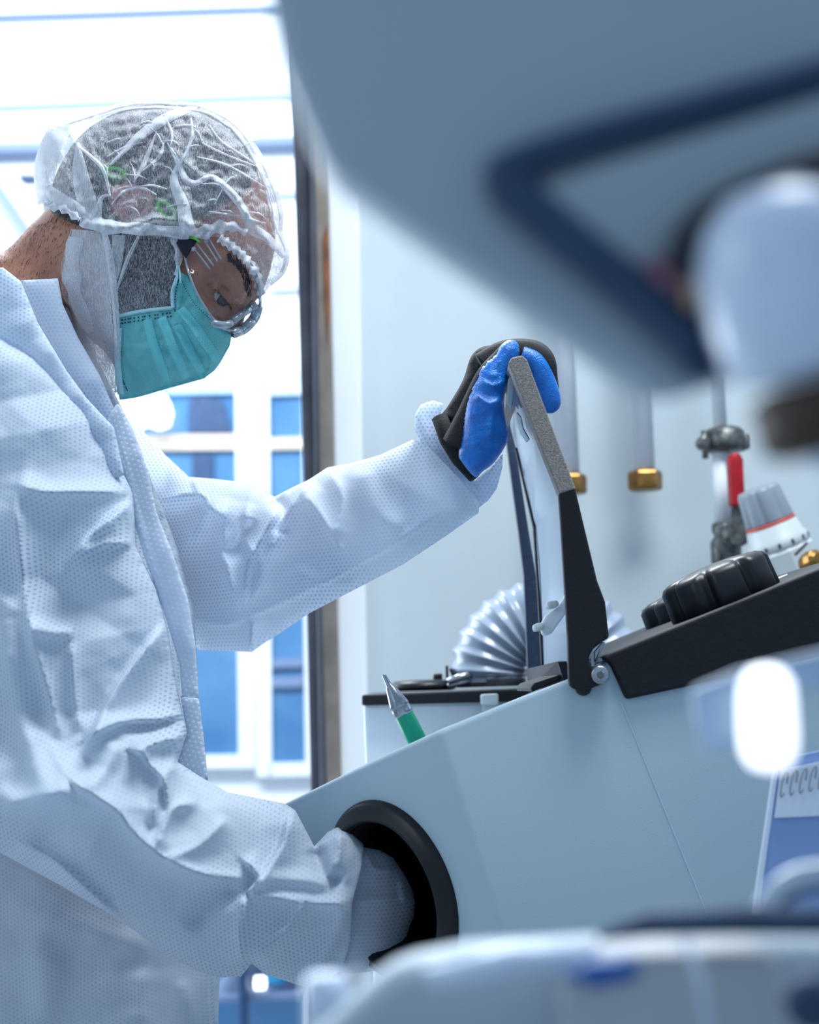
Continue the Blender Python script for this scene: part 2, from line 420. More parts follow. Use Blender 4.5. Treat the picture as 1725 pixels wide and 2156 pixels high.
def blow(poly, depth, step=8, k=1.41, tmax=None, free=(), smooth=False, under=None, off=.003, relief=None, kback=None,
         closed_ends=True, front_only=False, wrap=None, minh=0.0):
    """Give a closed outline (pixels) a rounded body. depth(x,y) = distance of its middle. free = outline segments left open."""
    # resample
    bpts, bfree = [], []
    n = len(poly)
    if smooth:
        q = catmull(poly, 6, True); fr = [(i // 6) in free for i in range(len(q))]
    else:
        q = list(poly); fr = [i in free for i in range(n)]
    for i in range(len(q)):
        a = np.array(q[i], float); b = np.array(q[(i + 1) % len(q)], float); L = np.hypot(*(b - a)); m = max(1, int(round(L / step)))
        for j in range(m):
            bpts.append(tuple(a + (b - a) * j / m)); bfree.append(fr[i] and (j > 0 or fr[i - 1]))
    xs = [p[0] for p in bpts]; ys = [p[1] for p in bpts]
    gx, gy = [], []; row = 0; y = min(ys)
    while y < max(ys):
        x0 = min(xs) + (step / 2 if row % 2 else 0)
        k_ = np.arange(x0, max(xs), step); gx.append(k_); gy.append(np.full(k_.shape, y)); y += step * .866; row += 1
    gx = np.concatenate(gx); gy = np.concatenate(gy)
    ins = inside(gx, gy, bpts); gx, gy = gx[ins], gy[ins]
    d, _, _ = poly_dist(gx, gy, bpts + [bpts[0]]); kp = d > step * .45; gx, gy = gx[kp], gy[kp]
    nb = len(bpts)
    allp = [Vector(p) for p in bpts] + [Vector((a, b)) for a, b in zip(gx, gy)]
    vo, eo, fo, ov, oe, of = geometry.delaunay_2d_cdt(allp, [(i, (i + 1) % nb) for i in range(nb)], [], 1, 1e-6)
    X = np.array([v[0] for v in vo]); Y = np.array([v[1] for v in vo]); nv = len(vo)
    cls = np.zeros(nv, int)  # 0 interior, 1 fixed rim, 2 open rim
    for i, o in enumerate(ov):
        for a in o:
            if a < nb: cls[i] = 2 if (bfree[a] and cls[i] != 1) else 1
    tri = [tuple(f) for f in fo if len(f) == 3]
    E = set()
    for f in tri:
        for a, b in ((f[0], f[1]), (f[1], f[2]), (f[2], f[0])): E.add((min(a, b), max(a, b)))
    E = np.array(list(E)); A, B = E[:, 0], E[:, 1]
    fixed = cls == 1; deg = np.bincount(A, minlength=nv) + np.bincount(B, minlength=nv)
    def L(p):
        q = p.copy(); q[fixed] = 0
        r = deg * q - np.bincount(A, q[B], nv) - np.bincount(B, q[A], nv); r[fixed] = 0; return r
    rhs = np.where(fixed, 0, step * step * 1.5 * (deg / 6.0)); phi = np.zeros(nv); r = rhs - L(phi); pdir = r.copy(); rs = r @ r
    for _ in range(900):
        Ap = L(pdir); al = rs / max(pdir @ Ap, 1e-20); phi += al * pdir; r -= al * Ap; rn = r @ r
        if rn < 1e-6 * nv: break
        pdir = r + rn / rs * pdir; rs = rn
    phi = np.maximum(phi, 0)
    D = np.array([depth(a, b) for a, b in zip(X, Y)])
    hp = np.sqrt(phi) * 1.0
    H = k * hp * D / FPX + minh; HB = (kback if kback is not None else k) * hp * D / FPX + minh
    if tmax: H = tmax * np.tanh(H / tmax); HB = tmax * np.tanh(HB / tmax)
    H[fixed] = 0; HB[fixed] = 0
    if under is not None:
        for i in range(nv):
            for u in (under if isinstance(under, (list, tuple)) else (under,)):
                dd, hh, dist = u.at(X[i], Y[i])
                if dist < step * 1.5 + 6:
                    H[i] = max(H[i], D[i] - (dd - hh) + off)
                    HB[i] = max(HB[i], hh + off + dd - D[i])
    rel = relief(X, Y) if relief is not None else np.zeros(nv)
    inner = np.clip(hp / (hp.max() * .18 + 1e-9), 0, 1); inner = np.where(cls == 2, 1, inner)
    Hf = H + rel * inner; Hb = HB + (rel * inner * .6)
    V = []; Fc = []; idxb = {}
    for i in range(nv): V.append(P(X[i], Y[i], D[i] - Hf[i]))
    for f in tri: Fc.append(f)
    if not front_only:
        shared = (H <= 1e-7) & (cls == 1) & (HB <= 1e-7)
        for i in range(nv):
            if shared[i]: idxb[i] = i
            else: idxb[i] = len(V); V.append(P(X[i], Y[i], D[i] + Hb[i]))
        for f in tri: Fc.append((idxb[f[2]], idxb[f[1]], idxb[f[0]]))
        rim = [None] * nb
        for i, o in enumerate(ov):
            for a in o:
                if a < nb: rim[a] = i
        for a in range(nb):
            i, j = rim[a], rim[(a + 1) % nb]
            if i is None or j is None or i == j: continue
            op = cls[i] == 2 or cls[j] == 2
            if op and not closed_ends: continue
            qd = [i, j, idxb[j], idxb[i]]; qd2 = []
            for t in qd:
                if t not in qd2: qd2.append(t)
            if len(qd2) >= 3: Fc.append(tuple(qd2))
    return (V, Fc), Field(X, Y, D, Hf)

def ribbon(line, widths, field, off=.002, seg=5, bulge=.002, wav=0.0, wl=12):
    """strip of cloth lying on a surface along a polyline (pixels)"""
    q = catmull([tuple(p) + (w,) for p, w in zip(line, widths)], 8)
    V, Fc = [], []
    n = len(q)
    for i, (x, y, w) in enumerate(q):
        x2, y2, _ = q[min(i + 1, n - 1)]; x1, y1, _ = q[max(i - 1, 0)]
        L = math.hypot(x2 - x1, y2 - y1) + 1e-6; nx, ny = -(y2 - y1) / L, (x2 - x1) / L
        wv = wav * math.sin(i * 2 * math.pi / wl)
        for j in range(seg):
            t = j / (seg - 1) * 2 - 1
            a, b = x + nx * (w * t + wv * t), y + ny * (w * t + wv * t)
            d, h, _ = field.at(a, b)
            V.append(P(a, b, d - h - off - bulge * (1 - t * t) - abs(wv) * .0002))
    for i in range(n - 1):
        for j in range(seg - 1):
            a = i * seg + j; Fc.append((a, a + 1, a + seg + 1, a + seg))
    return V, Fc

# ================================================================== THE SETTING
def struct(name, data, m, label, smooth=False):
    return meshobj(name, *data, m, smooth=smooth, label=label, kind='structure')
struct('floor', box((-4, -.8, -.05), (3, 7.2, 0)), 'floor', 'grey vinyl floor')
struct('wall_right', slab([(772, -150), (2300, -400), (2300, 3200), (775, 3200), (768, 1450), (757, 450)], 2.10, 2.2), 'wall', 'pale grey painted wall behind the cabinet')
struct('trim_1', slab([(678, -150), (751, -150), (757, 450), (764, 950), (778, 1620), (785, 3000), (730, 3000), (716, 1620), (697, 700), (688, 330)], 2.07, 2.16, .004), 'white', 'white vertical trim beside the door frame')
struct('wall_back', box((-6, 6.9, 0), (3.2, 7.0, 4.7)), 'farwhite', 'bright white wall of the room beyond')
struct('ceiling', box((-6, 2.4, 4.7), (3.2, 7.0, 4.8)), 'farwhite', 'ceiling of the room beyond')
dj = meshobj('door_1', *join([slab([(606, -150), (645, -150), (655, 330), (668, 900), (690, 1720), (690, 3000), (650, 3000), (655, 1700), (640, 1050), (628, 620), (616, 250)], 2.04, 2.2, .003),
                             slab([(645, -100), (655, -100), (668, 600), (684, 1720), (690, 3000), (680, 3000), (674, 1720), (656, 600)], 2.02, 2.04, .002)]),
             'steel', smooth=False, label='dark steel door frame edge', kind='structure')
struct('trim_2', slab([(650, -150), (684, -150), (690, 330), (700, 900), (720, 1720), (724, 3000), (688, 3000), (684, 1720), (666, 900), (656, 330)], 2.05, 2.18, .002), 'steel2', 'brown grey door jamb with a rusty streak')
meshobj('rust_streak', *slab([(680, 500), (690, 470), (694, 560), (694, 660), (690, 720), (684, 640)], 2.048, 2.052), 'rust', label='rust streak on the jamb', smooth=False).parent = bpy.data.objects['trim_2']
# ledges of the far room
YB = 6.88
struct('trim_3', slab([(-80, 31), (640, 8), (640, 14), (-80, 38)], YB - .05, YB), 'farband', 'thin grey line high on the far wall')
struct('trim_4', slab([(-80, 196), (640, 170), (640, 196), (-80, 226)], YB - .04, YB), mat('pale_blue_strip', (196, 214, 236), .5), 'pale blue horizontal band on the far wall')
struct('trim_5', slab([(-80, 301), (640, 284), (640, 300), (-80, 320)], YB - .10, YB), 'farband', 'blue grey rail across the far wall')
struct('trim_6', slab([(560, 395), (640, 394), (640, 406), (560, 408)], YB - .04, YB), mat('pale_blue_strip_2', (196, 214, 236), .5), 'short pale strip on the far wall behind the cap')
struct('trim_7', slab([(560, 592), (640, 590), (640, 606), (560, 610)], YB - .04, YB), mat('pale_blue_strip_3', (206, 220, 240), .5), 'short pale strip on the far wall beside the goggles')
# ceiling luminaires of the far room
def flight(x0, x1, y, n):
    t = thing('ceiling_light', n, 'ceiling light', PY((x0 + x1) / 2, y, 5.0))
    meshobj('frame', *slab([(x0, y - 8), (x1, y - 16), (x1, y), (x0, y + 8)], 4.9, 5.2, .004), 'white', t, False)
    meshobj('diffuser', *slab([(x0 + 8, y + 8), (x1 - 8, y), (x1 - 8, y + 3), (x0 + 8, y + 11)], 4.93, 5.17), 'panel', t, False)
# handle and strut at left
t = thing('wall_bracket', 'thin blue grey diagonal strut on the far wall left of the cap', 'bracket', PY(30, 460, 6.7))
meshobj('strut', *slab([(-60, 335), (-40, 330), (70, 490), (50, 500)], 6.7, 6.8), 'farband', t, False)
meshobj('rail_clip', *slab([(38, 366), (74, 366), (74, 376), (38, 376)], 6.7, 6.8, .004), 'darkblue', t, False)

# glazed cabinet at the far wall
t = thing('glazed_cabinet', 'tall white cabinet with blue glass doors against the far wall', 'cabinet', PY(450, 1750, 6.5))
YC = 6.4
meshobj('carcass', *slab([(150, 770), (655, 750), (678, 2052), (150, 2068)], YC + .06, YC + .35, .004), 'farwhite', t, False)
def door(x0, x1, yt, yb, bars, name='glass_door'):
    fr = meshobj(name, *join([slab([(x0 - 34, yt - 30), (x0, yt - 30), (x0 + 6, yb + 30), (x0 - 26, yb + 30)], YC, YC + .05, .003),
                              slab([(x1, yt - 32), (x1 + 34, yt - 32), (x1 + 42, yb + 28), (x1 + 8, yb + 28)], YC, YC + .05, .003),
                              slab([(x0 - 4, yt - 30), (x1 + 4, yt - 32), (x1 + 4, yt), (x0 - 4, yt + 3)], YC, YC + .05, .003),
                              slab([(x0 - 2, yb + 2), (x1 + 10, yb), (x1 + 10, yb + 28), (x0, yb + 30)], YC, YC + .05, .003)]), 'farwhite', t, False)
    meshobj('pane', *slab([(x0 - 2, yt), (x1 + 2, yt), (x1 + 10, yb + 4), (x0 + 4, yb + 4)], YC + .03, YC + .04), 'farblue', fr, False)
    for a, b, m in bars:
        meshobj('shelf', *slab([(x0, a + 2), (x1 + 3, a), (x1 + 3, b), (x0, b + 2)], YC + .005, YC + .028), m, fr, False)
    return fr
door(262, 495, 806, 1590, [(806, 828, mat('pale_top_shelf', (170, 204, 236), .5)), (914, 946, 'beige')])
door(566, 636, 784, 1606, [(784, 830, mat('pale_top_shelf_2', (190, 216, 240), .5)), (920, 944, 'beige'), (1386, 1404, 'farband'), (1424, 1446, 'farband')])
meshobj('dark_stock', *join([slab([(396, 845), (430, 832), (470, 845), (490, 910), (395, 912)], YC + .012, YC + .028, .003),
                             slab([(405, 955), (450, 955), (450, 1100), (405, 1100)], YC + .012, YC + .028, .003)]), 'darkblue', t, False)
# twin lamp
t = thing('twin_lamp', 'white hanging fitting with two round ends below the chin', 'lamp', PY(312, 790, 6.33))
a, b = PY(312, 740, 6.33), PY(312, 845, 6.33)
meshobj('stem', *join([tube([a, b], .045, 14), tube([a, a + Vector((0, .09, 0))], .03, 12)]), 'farwhite', t)
for cx in (290, 336):
    c = PY(cx, 872, 6.33)
    meshobj('bulb', *lathe([(.006, -.06), (.039, -.048), (.051, 0), (.039, .045), (.021, .075)], c, (0, 0, 1), 20), 'lamp', t)

# ================================================================== PIPES ON THE WALL
YW = 2.03
def vert(px, py, Y): return PY(px, py, Y)
def vpipe(px_top, py_top, py_bot, Y, r):
    b = PY(px_top, py_bot, Y); t_ = Vector((b.x, b.y, PY(px_top, py_top, Y).z)); return t_, b
def drop_pipe(pxb, pyb, label, rad=.0135):
    b = PY(pxb, pyb, YW); t = thing('gas_pipe', label, 'pipe', b, 'white drop pipes with brass nuts')
    meshobj('pipe', *tube([b + Vector((0, 0, .8)), b], rad, 20), 'farwhite', t)
    meshobj('nut', *lathe([(rad * 1.05, .004), (rad * 1.5, .001), (rad * 1.62, -.002), (rad * 1.62, -.019), (rad * 1.45, -.023), (rad * .6, -.023)], b, (0, 0, 1), 6), 'brass', t, False)
    meshobj('clip', *lathe([(rad * 1.15, .30), (rad * 1.3, .302), (rad * 1.3, .316), (rad * 1.15, .318)], b, (0, 0, 1), 20), 'white', t)
drop_pipe(1358, 995, 'white pipe ending in a brass nut, clear of the lid, left of the red valve')
drop_pipe(1199, 1003, 'white pipe with brass nut half hidden behind the raised lid')
b = PY(1184, 1050, 2.06); t = thing('conduit', 'thin white conduit on the wall just left of the half hidden pipe', 'pipe', b)
meshobj('pipe', *tube([b + Vector((0, 0, .8)), b + Vector((0, 0, .03))], .008, 16), 'white', t)

# ball valve with red lever
b = PY(1538, 1190, 1.95)
t = thing('ball_valve', 'white pipe with metal clamp and red lever valve', 'valve', b)
zt = PY(1517, 930, 1.95).z
top = Vector((PY(1519, 940, 1.95).x, b.y, zt))
meshobj('upper_pipe', *tube([top + Vector((-.003, 0, .6)), top], .0085, 18), 'white', t)
meshobj('pipe', *tube([top, Vector((b.x - .006, b.y, b.z + .045))], [.0115, .0115], 20), 'white', t)
meshobj('clamp', *join([lathe([(.014, -.014), (.0245, -.012), (.026, 0), (.0245, .011), (.02, .016), (.014, .018)], top + Vector((.005, 0, 0)), (0, 0, 1), 28),
                        lathe([(.004, -.01), (.009, -.009), (.009, .009), (.004, .01)], top + Vector((-.0225, -.008, -.002)), (0, 1, 0), 12),
                        box((top.x + .022, b.y - .012, zt - .011), (top.x + .034, b.y + .006, zt + .008), .003),
                        tube([top + Vector((-.0225, -.014, .012)), top + Vector((-.0225, -.014, -.022))], .004, 10)]), 'castmetal', t)
hub = PY(1553, 1124, 1.92)
meshobj('valve_body', *join([lathe([(.010, -.05), (.017, -.045), (.017, -.028), (.013, -.02), (.0185, -.012), (.0185, .012), (.013, .02), (.016, .026), (.016, .034), (.012, .036)],
                                   Vector((b.x - .004, b.y, b.z + .016)), (0, 0, 1), 24),
                             lathe([(.016, 0), (.016, .03), (.009, .031), (.009, .036), (.005, .036)], hub + Vector((0, .03, 0)), (0, -1, 0), 24)]), 'castmetal', t)
meshobj('lever_neck', *slab([(1543, 1060), (1562, 1055), (1572, 1130), (1560, 1150), (1545, 1145), (1536, 1110)], 1.895, 1.903, .001), 'castmetal', t, False)
meshobj('lever', *slab([(1540, 1064), (1535, 970), (1538, 956), (1549, 951), (1560, 954), (1566, 966), (1570, 1050), (1566, 1066)], 1.888, 1.908, .004, 3), 'red', t)
# regulator
ax = (P(1590, 1060, 1.8) - P(1640, 1190, 1.8)).normalized()
base = P(1652, 1178, 1.80)
t = thing('pressure_regulator', 'grey knobbed pressure regulator with red ring beside the red lever', 'regulator', base)
sc = 1.8 / FPX
meshobj('body', *join([lathe([(64 * sc, -50 * sc), (70 * sc, -44 * sc), (70 * sc, 20 * sc), (64 * sc, 26 * sc), (50 * sc, 30 * sc)], base, ax, 12),
                       lathe([(30 * sc, -110 * sc), (34 * sc, -48 * sc)], base, ax, 20)]), 'paleplastic', t, False)
meshobj('collar', *lathe([(60 * sc, 22 * sc), (66 * sc, 28 * sc), (66 * sc, 44 * sc), (60 * sc, 50 * sc), (55 * sc, 76 * sc), (52 * sc, 80 * sc)], base, ax, 40), 'paleplastic', t)
meshobj('red_ring', *lathe([(51 * sc, 79 * sc), (54 * sc, 80 * sc), (54 * sc, 84 * sc), (51 * sc, 85 * sc)], base, ax, 40), 'redorange', t)
meshobj('knob', *lathe([(52 * sc, 84 * sc), (52 * sc, 90 * sc), (46 * sc, 152 * sc), (42 * sc, 160 * sc), (20 * sc, 163 * sc)], base, ax, 60, 8, .12), 'greyplastic', t)
a_, u_, v_ = frame_of(ax)
marks = []
for k in range(14):
    th = k * math.pi / 7; c = base + a_ * 36 * sc + (u_ * math.cos(th) + v_ * math.sin(th)) * 66 * sc
    n_ = (u_ * math.cos(th) + v_ * math.sin(th)); tt = a_.cross(n_)
    marks.append(prism([c - tt * 3 * sc - a_ * 5 * sc, c + tt * 3 * sc - a_ * 5 * sc, c + tt * 3 * sc + a_ * 5 * sc, c - tt * 3 * sc + a_ * 5 * sc], n_ * .0008))
meshobj('dial_marks', *join(marks), 'dial', t, False)
b = P(1712, 1182, 1.72)
meshobj('brass_fitting', *lathe([(.005, -.014), (.011, -.012), (.0125, 0), (.011, .008), (.006, .012)], b, (.3, -.9, .2), 10), 'brass', t, False, label='brass fitting')
meshobj('slot', *slab([(1676, 1165), (1700, 1141), (1703, 1144), (1679, 1169)], 1.735, 1.745), 'darkmark', t, False)

# ================================================================== WHITE BOX WITH DUCT
t = thing('filter_box', 'white box with a black top behind the glove cabinet', 'box', PY(940, 2100, 1.5))
meshobj('housing', *slab([(765, 1482), (1330, 1470), (1335, 2400), (800, 2400)], 1.56, 1.95, .004), 'farwhite', t, False)
meshobj('black_top', *slab([(762, 1463), (1340, 1440), (1340, 1468), (762, 1486)], 1.54, 1.97, .002), 'black', t, False)
meshobj('latch', *join([slab([(1013, 1462), (1050, 1460), (1050, 1484), (1014, 1486)], 1.52, 1.545, .002), slab([(1017, 1484), (1046, 1483), (1046, 1502), (1017, 1503)], 1.525, 1.545, .002)]), 'paleplastic', t, False)
meshobj('black_plate', *lathe([(.030, 0), (.034, .001), (.034, .006), (.028, .010), (.01, .011)], PY(890, 1454, 1.66), (0, 0, 1), 40), 'blackplastic', t)
meshobj('black_catch', *join([slab([(912, 1419), (932, 1417), (932, 1440), (912, 1441)], 1.66, 1.69, .002), slab([(938, 1402), (944, 1400), (946, 1446), (940, 1448)], 1.64, 1.66, .001)]), 'blackplastic', t, False)

YD = 1.66; sD = YD / FPX
cD = PY(1152, 1432, YD)
t = thing('flexible_duct', 'grey corrugated duct arching behind the raised lid', 'duct', PY(1040, 1440, YD))
path, rad = [], []
nr = 16; nn = nr * 10
for i in range(nn + 1):
    f = i / nn; th = math.pi - f * math.pi * 1.02
    path.append(cD + Vector((math.cos(th) * 124 * sD, 0, math.sin(th) * 124 * sD + .004)))
    w = (f * nr) % 1.0
    prof = 1 - abs(2 * w - 1)           # pointed ribs
    rad.append((73 + 9 * prof ** 1.3) * sD)
path = [path[0] + Vector((0, 0, -.004))] + path
rad = [rad[0]] + rad
meshobj('hose', *tube(path, rad, 48, False), 'duct', t)
meshobj('steel_collar', *lathe([(70 * sD, -14 * sD), (74 * sD, -13 * sD), (74 * sD, 22 * sD), (70 * sD, 23 * sD)], PY(1034, 1432, YD), (0, 0, 1), 48), 'chrome', t)
c = PY(968, 1436, YD - .03)
meshobj('hose_clamp', *join([tube([c + Vector((-.012, 0, .0)), c + Vector((.012, 0, .008))], .0045, 10), tube([c + Vector((-.012, 0, -.004)), c + Vector((.01, 0, .001))], .003, 10),
                             lathe([(76 * sD, 6 * sD), (77 * sD, 7 * sD), (77 * sD, 13 * sD), (76 * sD, 14 * sD)], PY(1034, 1432, YD), (0, 0, 1), 48)]), 'chrome', t)

# ================================================================== THE GLOVE CABINET
YS = 1.12
C0, C1 = PY(925, 1537, YS), PY(1100, 2110, YS)
tdir = Vector((-math.cos(math.radians(49)), math.sin(math.radians(49)), 0))
nF = (C1 - C0).cross(tdir).normalized()
if nF.y > 0: nF = -nF
def FP(px, py): return PP(px, py, C0, nF)
cab = thing('glove_cabinet', 'pale grey glove cabinet with a sloping top and round arm port', 'cabinet', PY(1300, 2150, 1.3))
front = [FP(592, 1694), FP(760, 1613), C0]
side_top = [(1060, 1482), (1196, 1430), (1262, 1402), (1285, 1384), (1400, 1350), (1850, 1190)]
side_bot = [(1850, 2110)]
bm = bmesh.new()
def bv(p): return bm.verts.new(p)
f0 = [bv(p) for p in (FP(592, 1694), FP(760, 1613))]; c0 = bv(C0); c1 = bv(C1)
fb = [bv(FP(660, 2022))]; fb0 = bv(FP(560, 1990))
stv = [bv(PY(x, y, YS)) for x, y in side_top]; sbv = [bv(PY(x, y, YS)) for x, y in side_bot]
fA = bm.faces.new([f0[0], f0[1], c0, c1, fb[0], fb0])
fB = bm.faces.new([c0] + stv + sbv + [c1])
loop = [f0[0], f0[1], c0] + stv + sbv + [c1, fb[0], fb0]
YBK = 1.50
def bz(v, i):
    z = v.co.z
    if i < 10: z = min(z, CAM.z + (v.co.z - CAM.z) * YBK / v.co.y - .012)
    return z
back = [bv((v.co.x, YBK, bz(v, i))) for i, v in enumerate(loop)]
n = len(loop)
for i in range(n): bm.faces.new((loop[i], loop[(i + 1) % n], back[(i + 1) % n], back[i]))
bm.faces.new(back[::-1])
bmesh.ops.recalc_face_normals(bm, faces=bm.faces)
es = [e for e in bm.edges if len(e.link_faces) == 2 and e.calc_face_angle() > .3 and not (e.verts[0].co.y > 1.49 and e.verts[1].co.y > 1.49)]
bmesh.ops.bevel(bm, geom=es, offset=.004, segments=4, affect='EDGES', profile=.5, clamp_overlap=True)
me = bpy.data.meshes.new('housing'); bm.to_mesh(me); bm.free()
hs = finish('housing', me, 'cab', cab, False)
for p in me.polygons: p.use_smooth = True
try: me.set_sharp_from_angle(angle=.5)
except Exception: pass
# port
pc = FP(826, 1880); Rp = .0600
cutv, cutf = lathe([(Rp - .006, -.11), (Rp - .006, .03)], pc, nF, 64)
cut = meshobj('cutter', cutv, cutf, 'rubber', cab, False)
bmod = hs.modifiers.new('cut', 'BOOLEAN'); bmod.object = cut; bmod.operation = 'DIFFERENCE'; bmod.solver = 'EXACT'
bpy.context.view_layer.update()
dg = bpy.context.evaluated_depsgraph_get()
nm = bpy.data.meshes.new_from_object(hs.evaluated_get(dg)); hs.modifiers.clear(); hs.data = nm
bpy.data.objects.remove(cut)
prt = meshobj('arm_port', *lathe([(Rp - .006, -.002), (Rp - .006, .006), (Rp - .003, .0095), (Rp - .001, .009), (Rp + .001, .0075), (Rp + .006, .0065), (Rp + .009, .003), (Rp + .0095, -.0005)], pc, nF, 72, capped=False), 'rubber', cab, label='black rubber port ring')
meshobj('port_liner', *lathe([(Rp - .0065, .004), (Rp - .009, -.01), (Rp - .0065, -.05), (Rp - .007, -.109), (.002, -.109)], pc, nF, 64, capped=False), 'rubber', prt)
# panel joint and scratch on the side
meshobj('panel_seam', *join([slab([(1307, 1478), (1309, 1477.5), (1506, 1962), (1504, 1963)], YS - .0005, YS + .001)]), 'line', cab, False, label='thin scratch line down the side')
# black cover on top
cov = meshobj('top_cover', *slab([(1265, 1384), (1290, 1372), (1700, 1206), (1850, 1146), (1850, 1352), (1600, 1413), (1319, 1473), (1285, 1398)], YS - .005, 1.498, .0025, 3), 'black', cab, False, label='black sloping top cover')
# star knobs on the cover
slope = (PY(1700, 1206, 1.2) - PY(1360, 1344, 1.2)).normalized()
nk = slope.cross(Vector((0, 1, 0))).normalized()
if nk.z < 0: nk = -nk
kb = PY(1528, 1291, 1.17)
s2 = 1.2 / FPX
def knob(base, R, H, name, m='blackplastic'):
    meshobj(name, *lathe([(R * .96, 0), (R, .003), (R * .985, H * .8), (R * .93, H * .92), (R * .80, H), (R * .4, H * 1.08), (.002, H * 1.1)], base, nk, 120, 8, .16), m, cab, label='black lobed knob on the cover')
knob(PY(1532, 1276, 1.175), 118 * s2, 84 * s2, 'star_knob')
knob(PY(1485, 1306, 1.36), 120 * s2 * 1.15, 84 * s2, 'star_knob')
meshobj('knob_washer', *lathe([(30 * s2, 0), (30 * s2, .008)], PY(1640, 1238, 1.3), nk, 30), 'paleplastic', cab)

# ---- raised lid
lid = thing('cabinet_lid', 'raised black framed window lid gripped by the gloved hand', 'lid', PY(1262, 1420, 1.3))
nearblk = [(1177, 1038), (1212, 1029), (1258, 1222), (1275, 1267), (1283, 1342), (1268, 1352), (1250, 1366), (1241, 1382), (1241, 1394), (1247, 1404), (1262, 1399), (1276, 1404), (1284, 1420), (1279, 1436), (1264, 1442), (1247, 1449), (1212, 1452), (1201, 1444), (1198, 1430), (1196, 1337), (1181, 1093)]
meshobj('near_arm', *slab(nearblk, YS - .012, YS - .002, .0015), 'black', lid, False)
strip = [(1071, 765), (1077, 753), (1100, 748), (1110, 757), (1160, 890), (1213, 1029), (1178, 1040), (1125, 905)]
meshobj('edge_strip', *slab(strip, YS - .0125, YS + .004, .001), 'strip', lid, False, label='rough grey edge strip')
nl = [(1072, 764), (1125, 905), (1178, 1040), (1181, 1093), (1190, 1240), (1197, 1437)]
fl = [(1046, 900), (1074, 1010), (1095, 1118), (1103, 1210), (1108, 1330), (1112, 1452)]
YN, YF = YS + .004, 1.50
def ruled(a, b, Ya, Yb, thick, f0=0.0, f1=1.0, hoff=0.0):
    """sheet between a near and a far edge, from fraction f0 to f1 across"""
    V, Fc = [], []
    A = [PY(x, y, Ya) for x, y in a]; B = [PY(x, y, Yb) for x, y in b]
    for p, q in zip(A, B):
        d0 = p.lerp(q, f0); d1 = p.lerp(q, f1)
        V += [d0 + Vector((hoff, 0, 0)), d1 + Vector((hoff, 0, 0)), d1 + Vector((hoff + thick, 0, 0)), d0 + Vector((hoff + thick, 0, 0))]
    for i in range(len(a) - 1):
        o = i * 4
        for j in range(4): Fc.append((o + j, o + (j + 1) % 4, o + 4 + (j + 1) % 4, o + 4 + j))
    Fc.append((0, 1, 2, 3)); o = (len(a) - 1) * 4; Fc.append((o, o + 1, o + 2, o + 3))
    return V, Fc
nl2 = [(x + 20, y - 4) for x, y in nl]; 
meshobj('window_sheet', *ruled(nl, [(x + 24, y) for x, y in fl], YN, YF, .004, 0.0, .97, .002), 'film', lid, False, label='scuffed see-through window sheet')
meshobj('far_arm', *slab([(1060, 880), (1078, 880), (1092, 980), (1114, 1120), (1135, 1250), (1148, 1330), (1172, 1425), (1168, 1440), (1113, 1456), (1108, 1330), (1103, 1210), (1092, 1120), (1073, 980)], YF, YF + .012, .001), mat('far_frame', (52, 68, 94), .5, noise=.2, nscale=200, bump=.3), lid, False)  # lower end widened for the film's dark reflection; bluish light put into colour
meshobj('top_bar', *slab([(1070, 768), (1080, 752), (1106, 752), (1116, 776), (1086, 790)], YS + .004, 1.47, .001), 'strip', lid, False)
bl = [(1190, 1240), (1197, 1437)]; bf = [(1103, 1330), (1112, 1452)]
meshobj('gasket_and_shade', *join([ruled([(1100, 840), (1178, 1040), (1186, 1200), (1194, 1425)], [(1088, 955), (1122, 1118), (1132, 1260), (1142, 1440)], YN, YF, .002, .86, .90, -.002),
                         ruled([(1183, 1392), (1197, 1437)], [(1106, 1410), (1112, 1452)], YN, YF, .006, .02, .9, -.002)]), 'navy', lid, False)
q0, q1, q2 = PY(1125, 905, YN), PY(1178, 1040, YN), PY(1074, 1010, YF)
qn = (q1 - q0).cross(q2 - q0).normalized(); q0 = q0 + Vector((-.0015, 0, 0))
meshobj('smear', *prism([PP(x, y, q0, qn) for x, y in ((1088, 868), (1096, 878), (1101, 902), (1114, 925), (1108, 931), (1096, 914), (1087, 892))], Vector((.0008, 0, 0))), 'smear', lid, False, label='teal smear on the sheet')
meshobj('folded_film', *join([slab([(1066 + i * 7, 852 - i * 4), (1070 + i * 7, 800 - i * 4), (1078 + i * 5, 782), (1084 + i * 6, 800), (1078 + i * 7, 862)], 1.15 + i * .004, 1.153 + i * .004, .001) for i in range(4)]), 'film', lid, False, label='folded layers of clear film')
lt = meshobj('latch', *slab([(1141, 1312), (1150, 1296), (1176, 1278), (1196, 1244), (1199, 1262), (1192, 1292), (1162, 1334), (1150, 1339), (1142, 1334)], 1.14, 1.155, .002), 'farwhite', lid, False)
meshobj('peg', *slab([(1151, 1266), (1175, 1262), (1179, 1277), (1154, 1283)], 1.13, 1.15, .002), 'paleplastic', lt, False)
meshobj('peg', *slab([(1124, 1313), (1146, 1310), (1148, 1325), (1126, 1330)], 1.13, 1.15, .002), 'paleplastic', lt, False)
pv = PY(1264, 1421, YS - .013)
bolt = meshobj('hinge_bolt', *lathe([(.0062, .004), (.0062, -.0008), (.0054, -.0015), (.002, -.0017)], pv, (0, 1, 0), 30), 'chrome', lid)
meshobj('bolt_recess', *lathe([(.0030, -.0017), (.0026, -.0020)], pv, (0, 1, 0), 6), 'castmetal', bolt, False)
meshobj('hinge_bracket', *slab([(1250, 1372), (1268, 1350), (1276, 1352), (1256, 1392), (1268, 1384), (1272, 1390), (1250, 1402)], YS - .002, YS + .012, .001), 'chrome', lid, False)
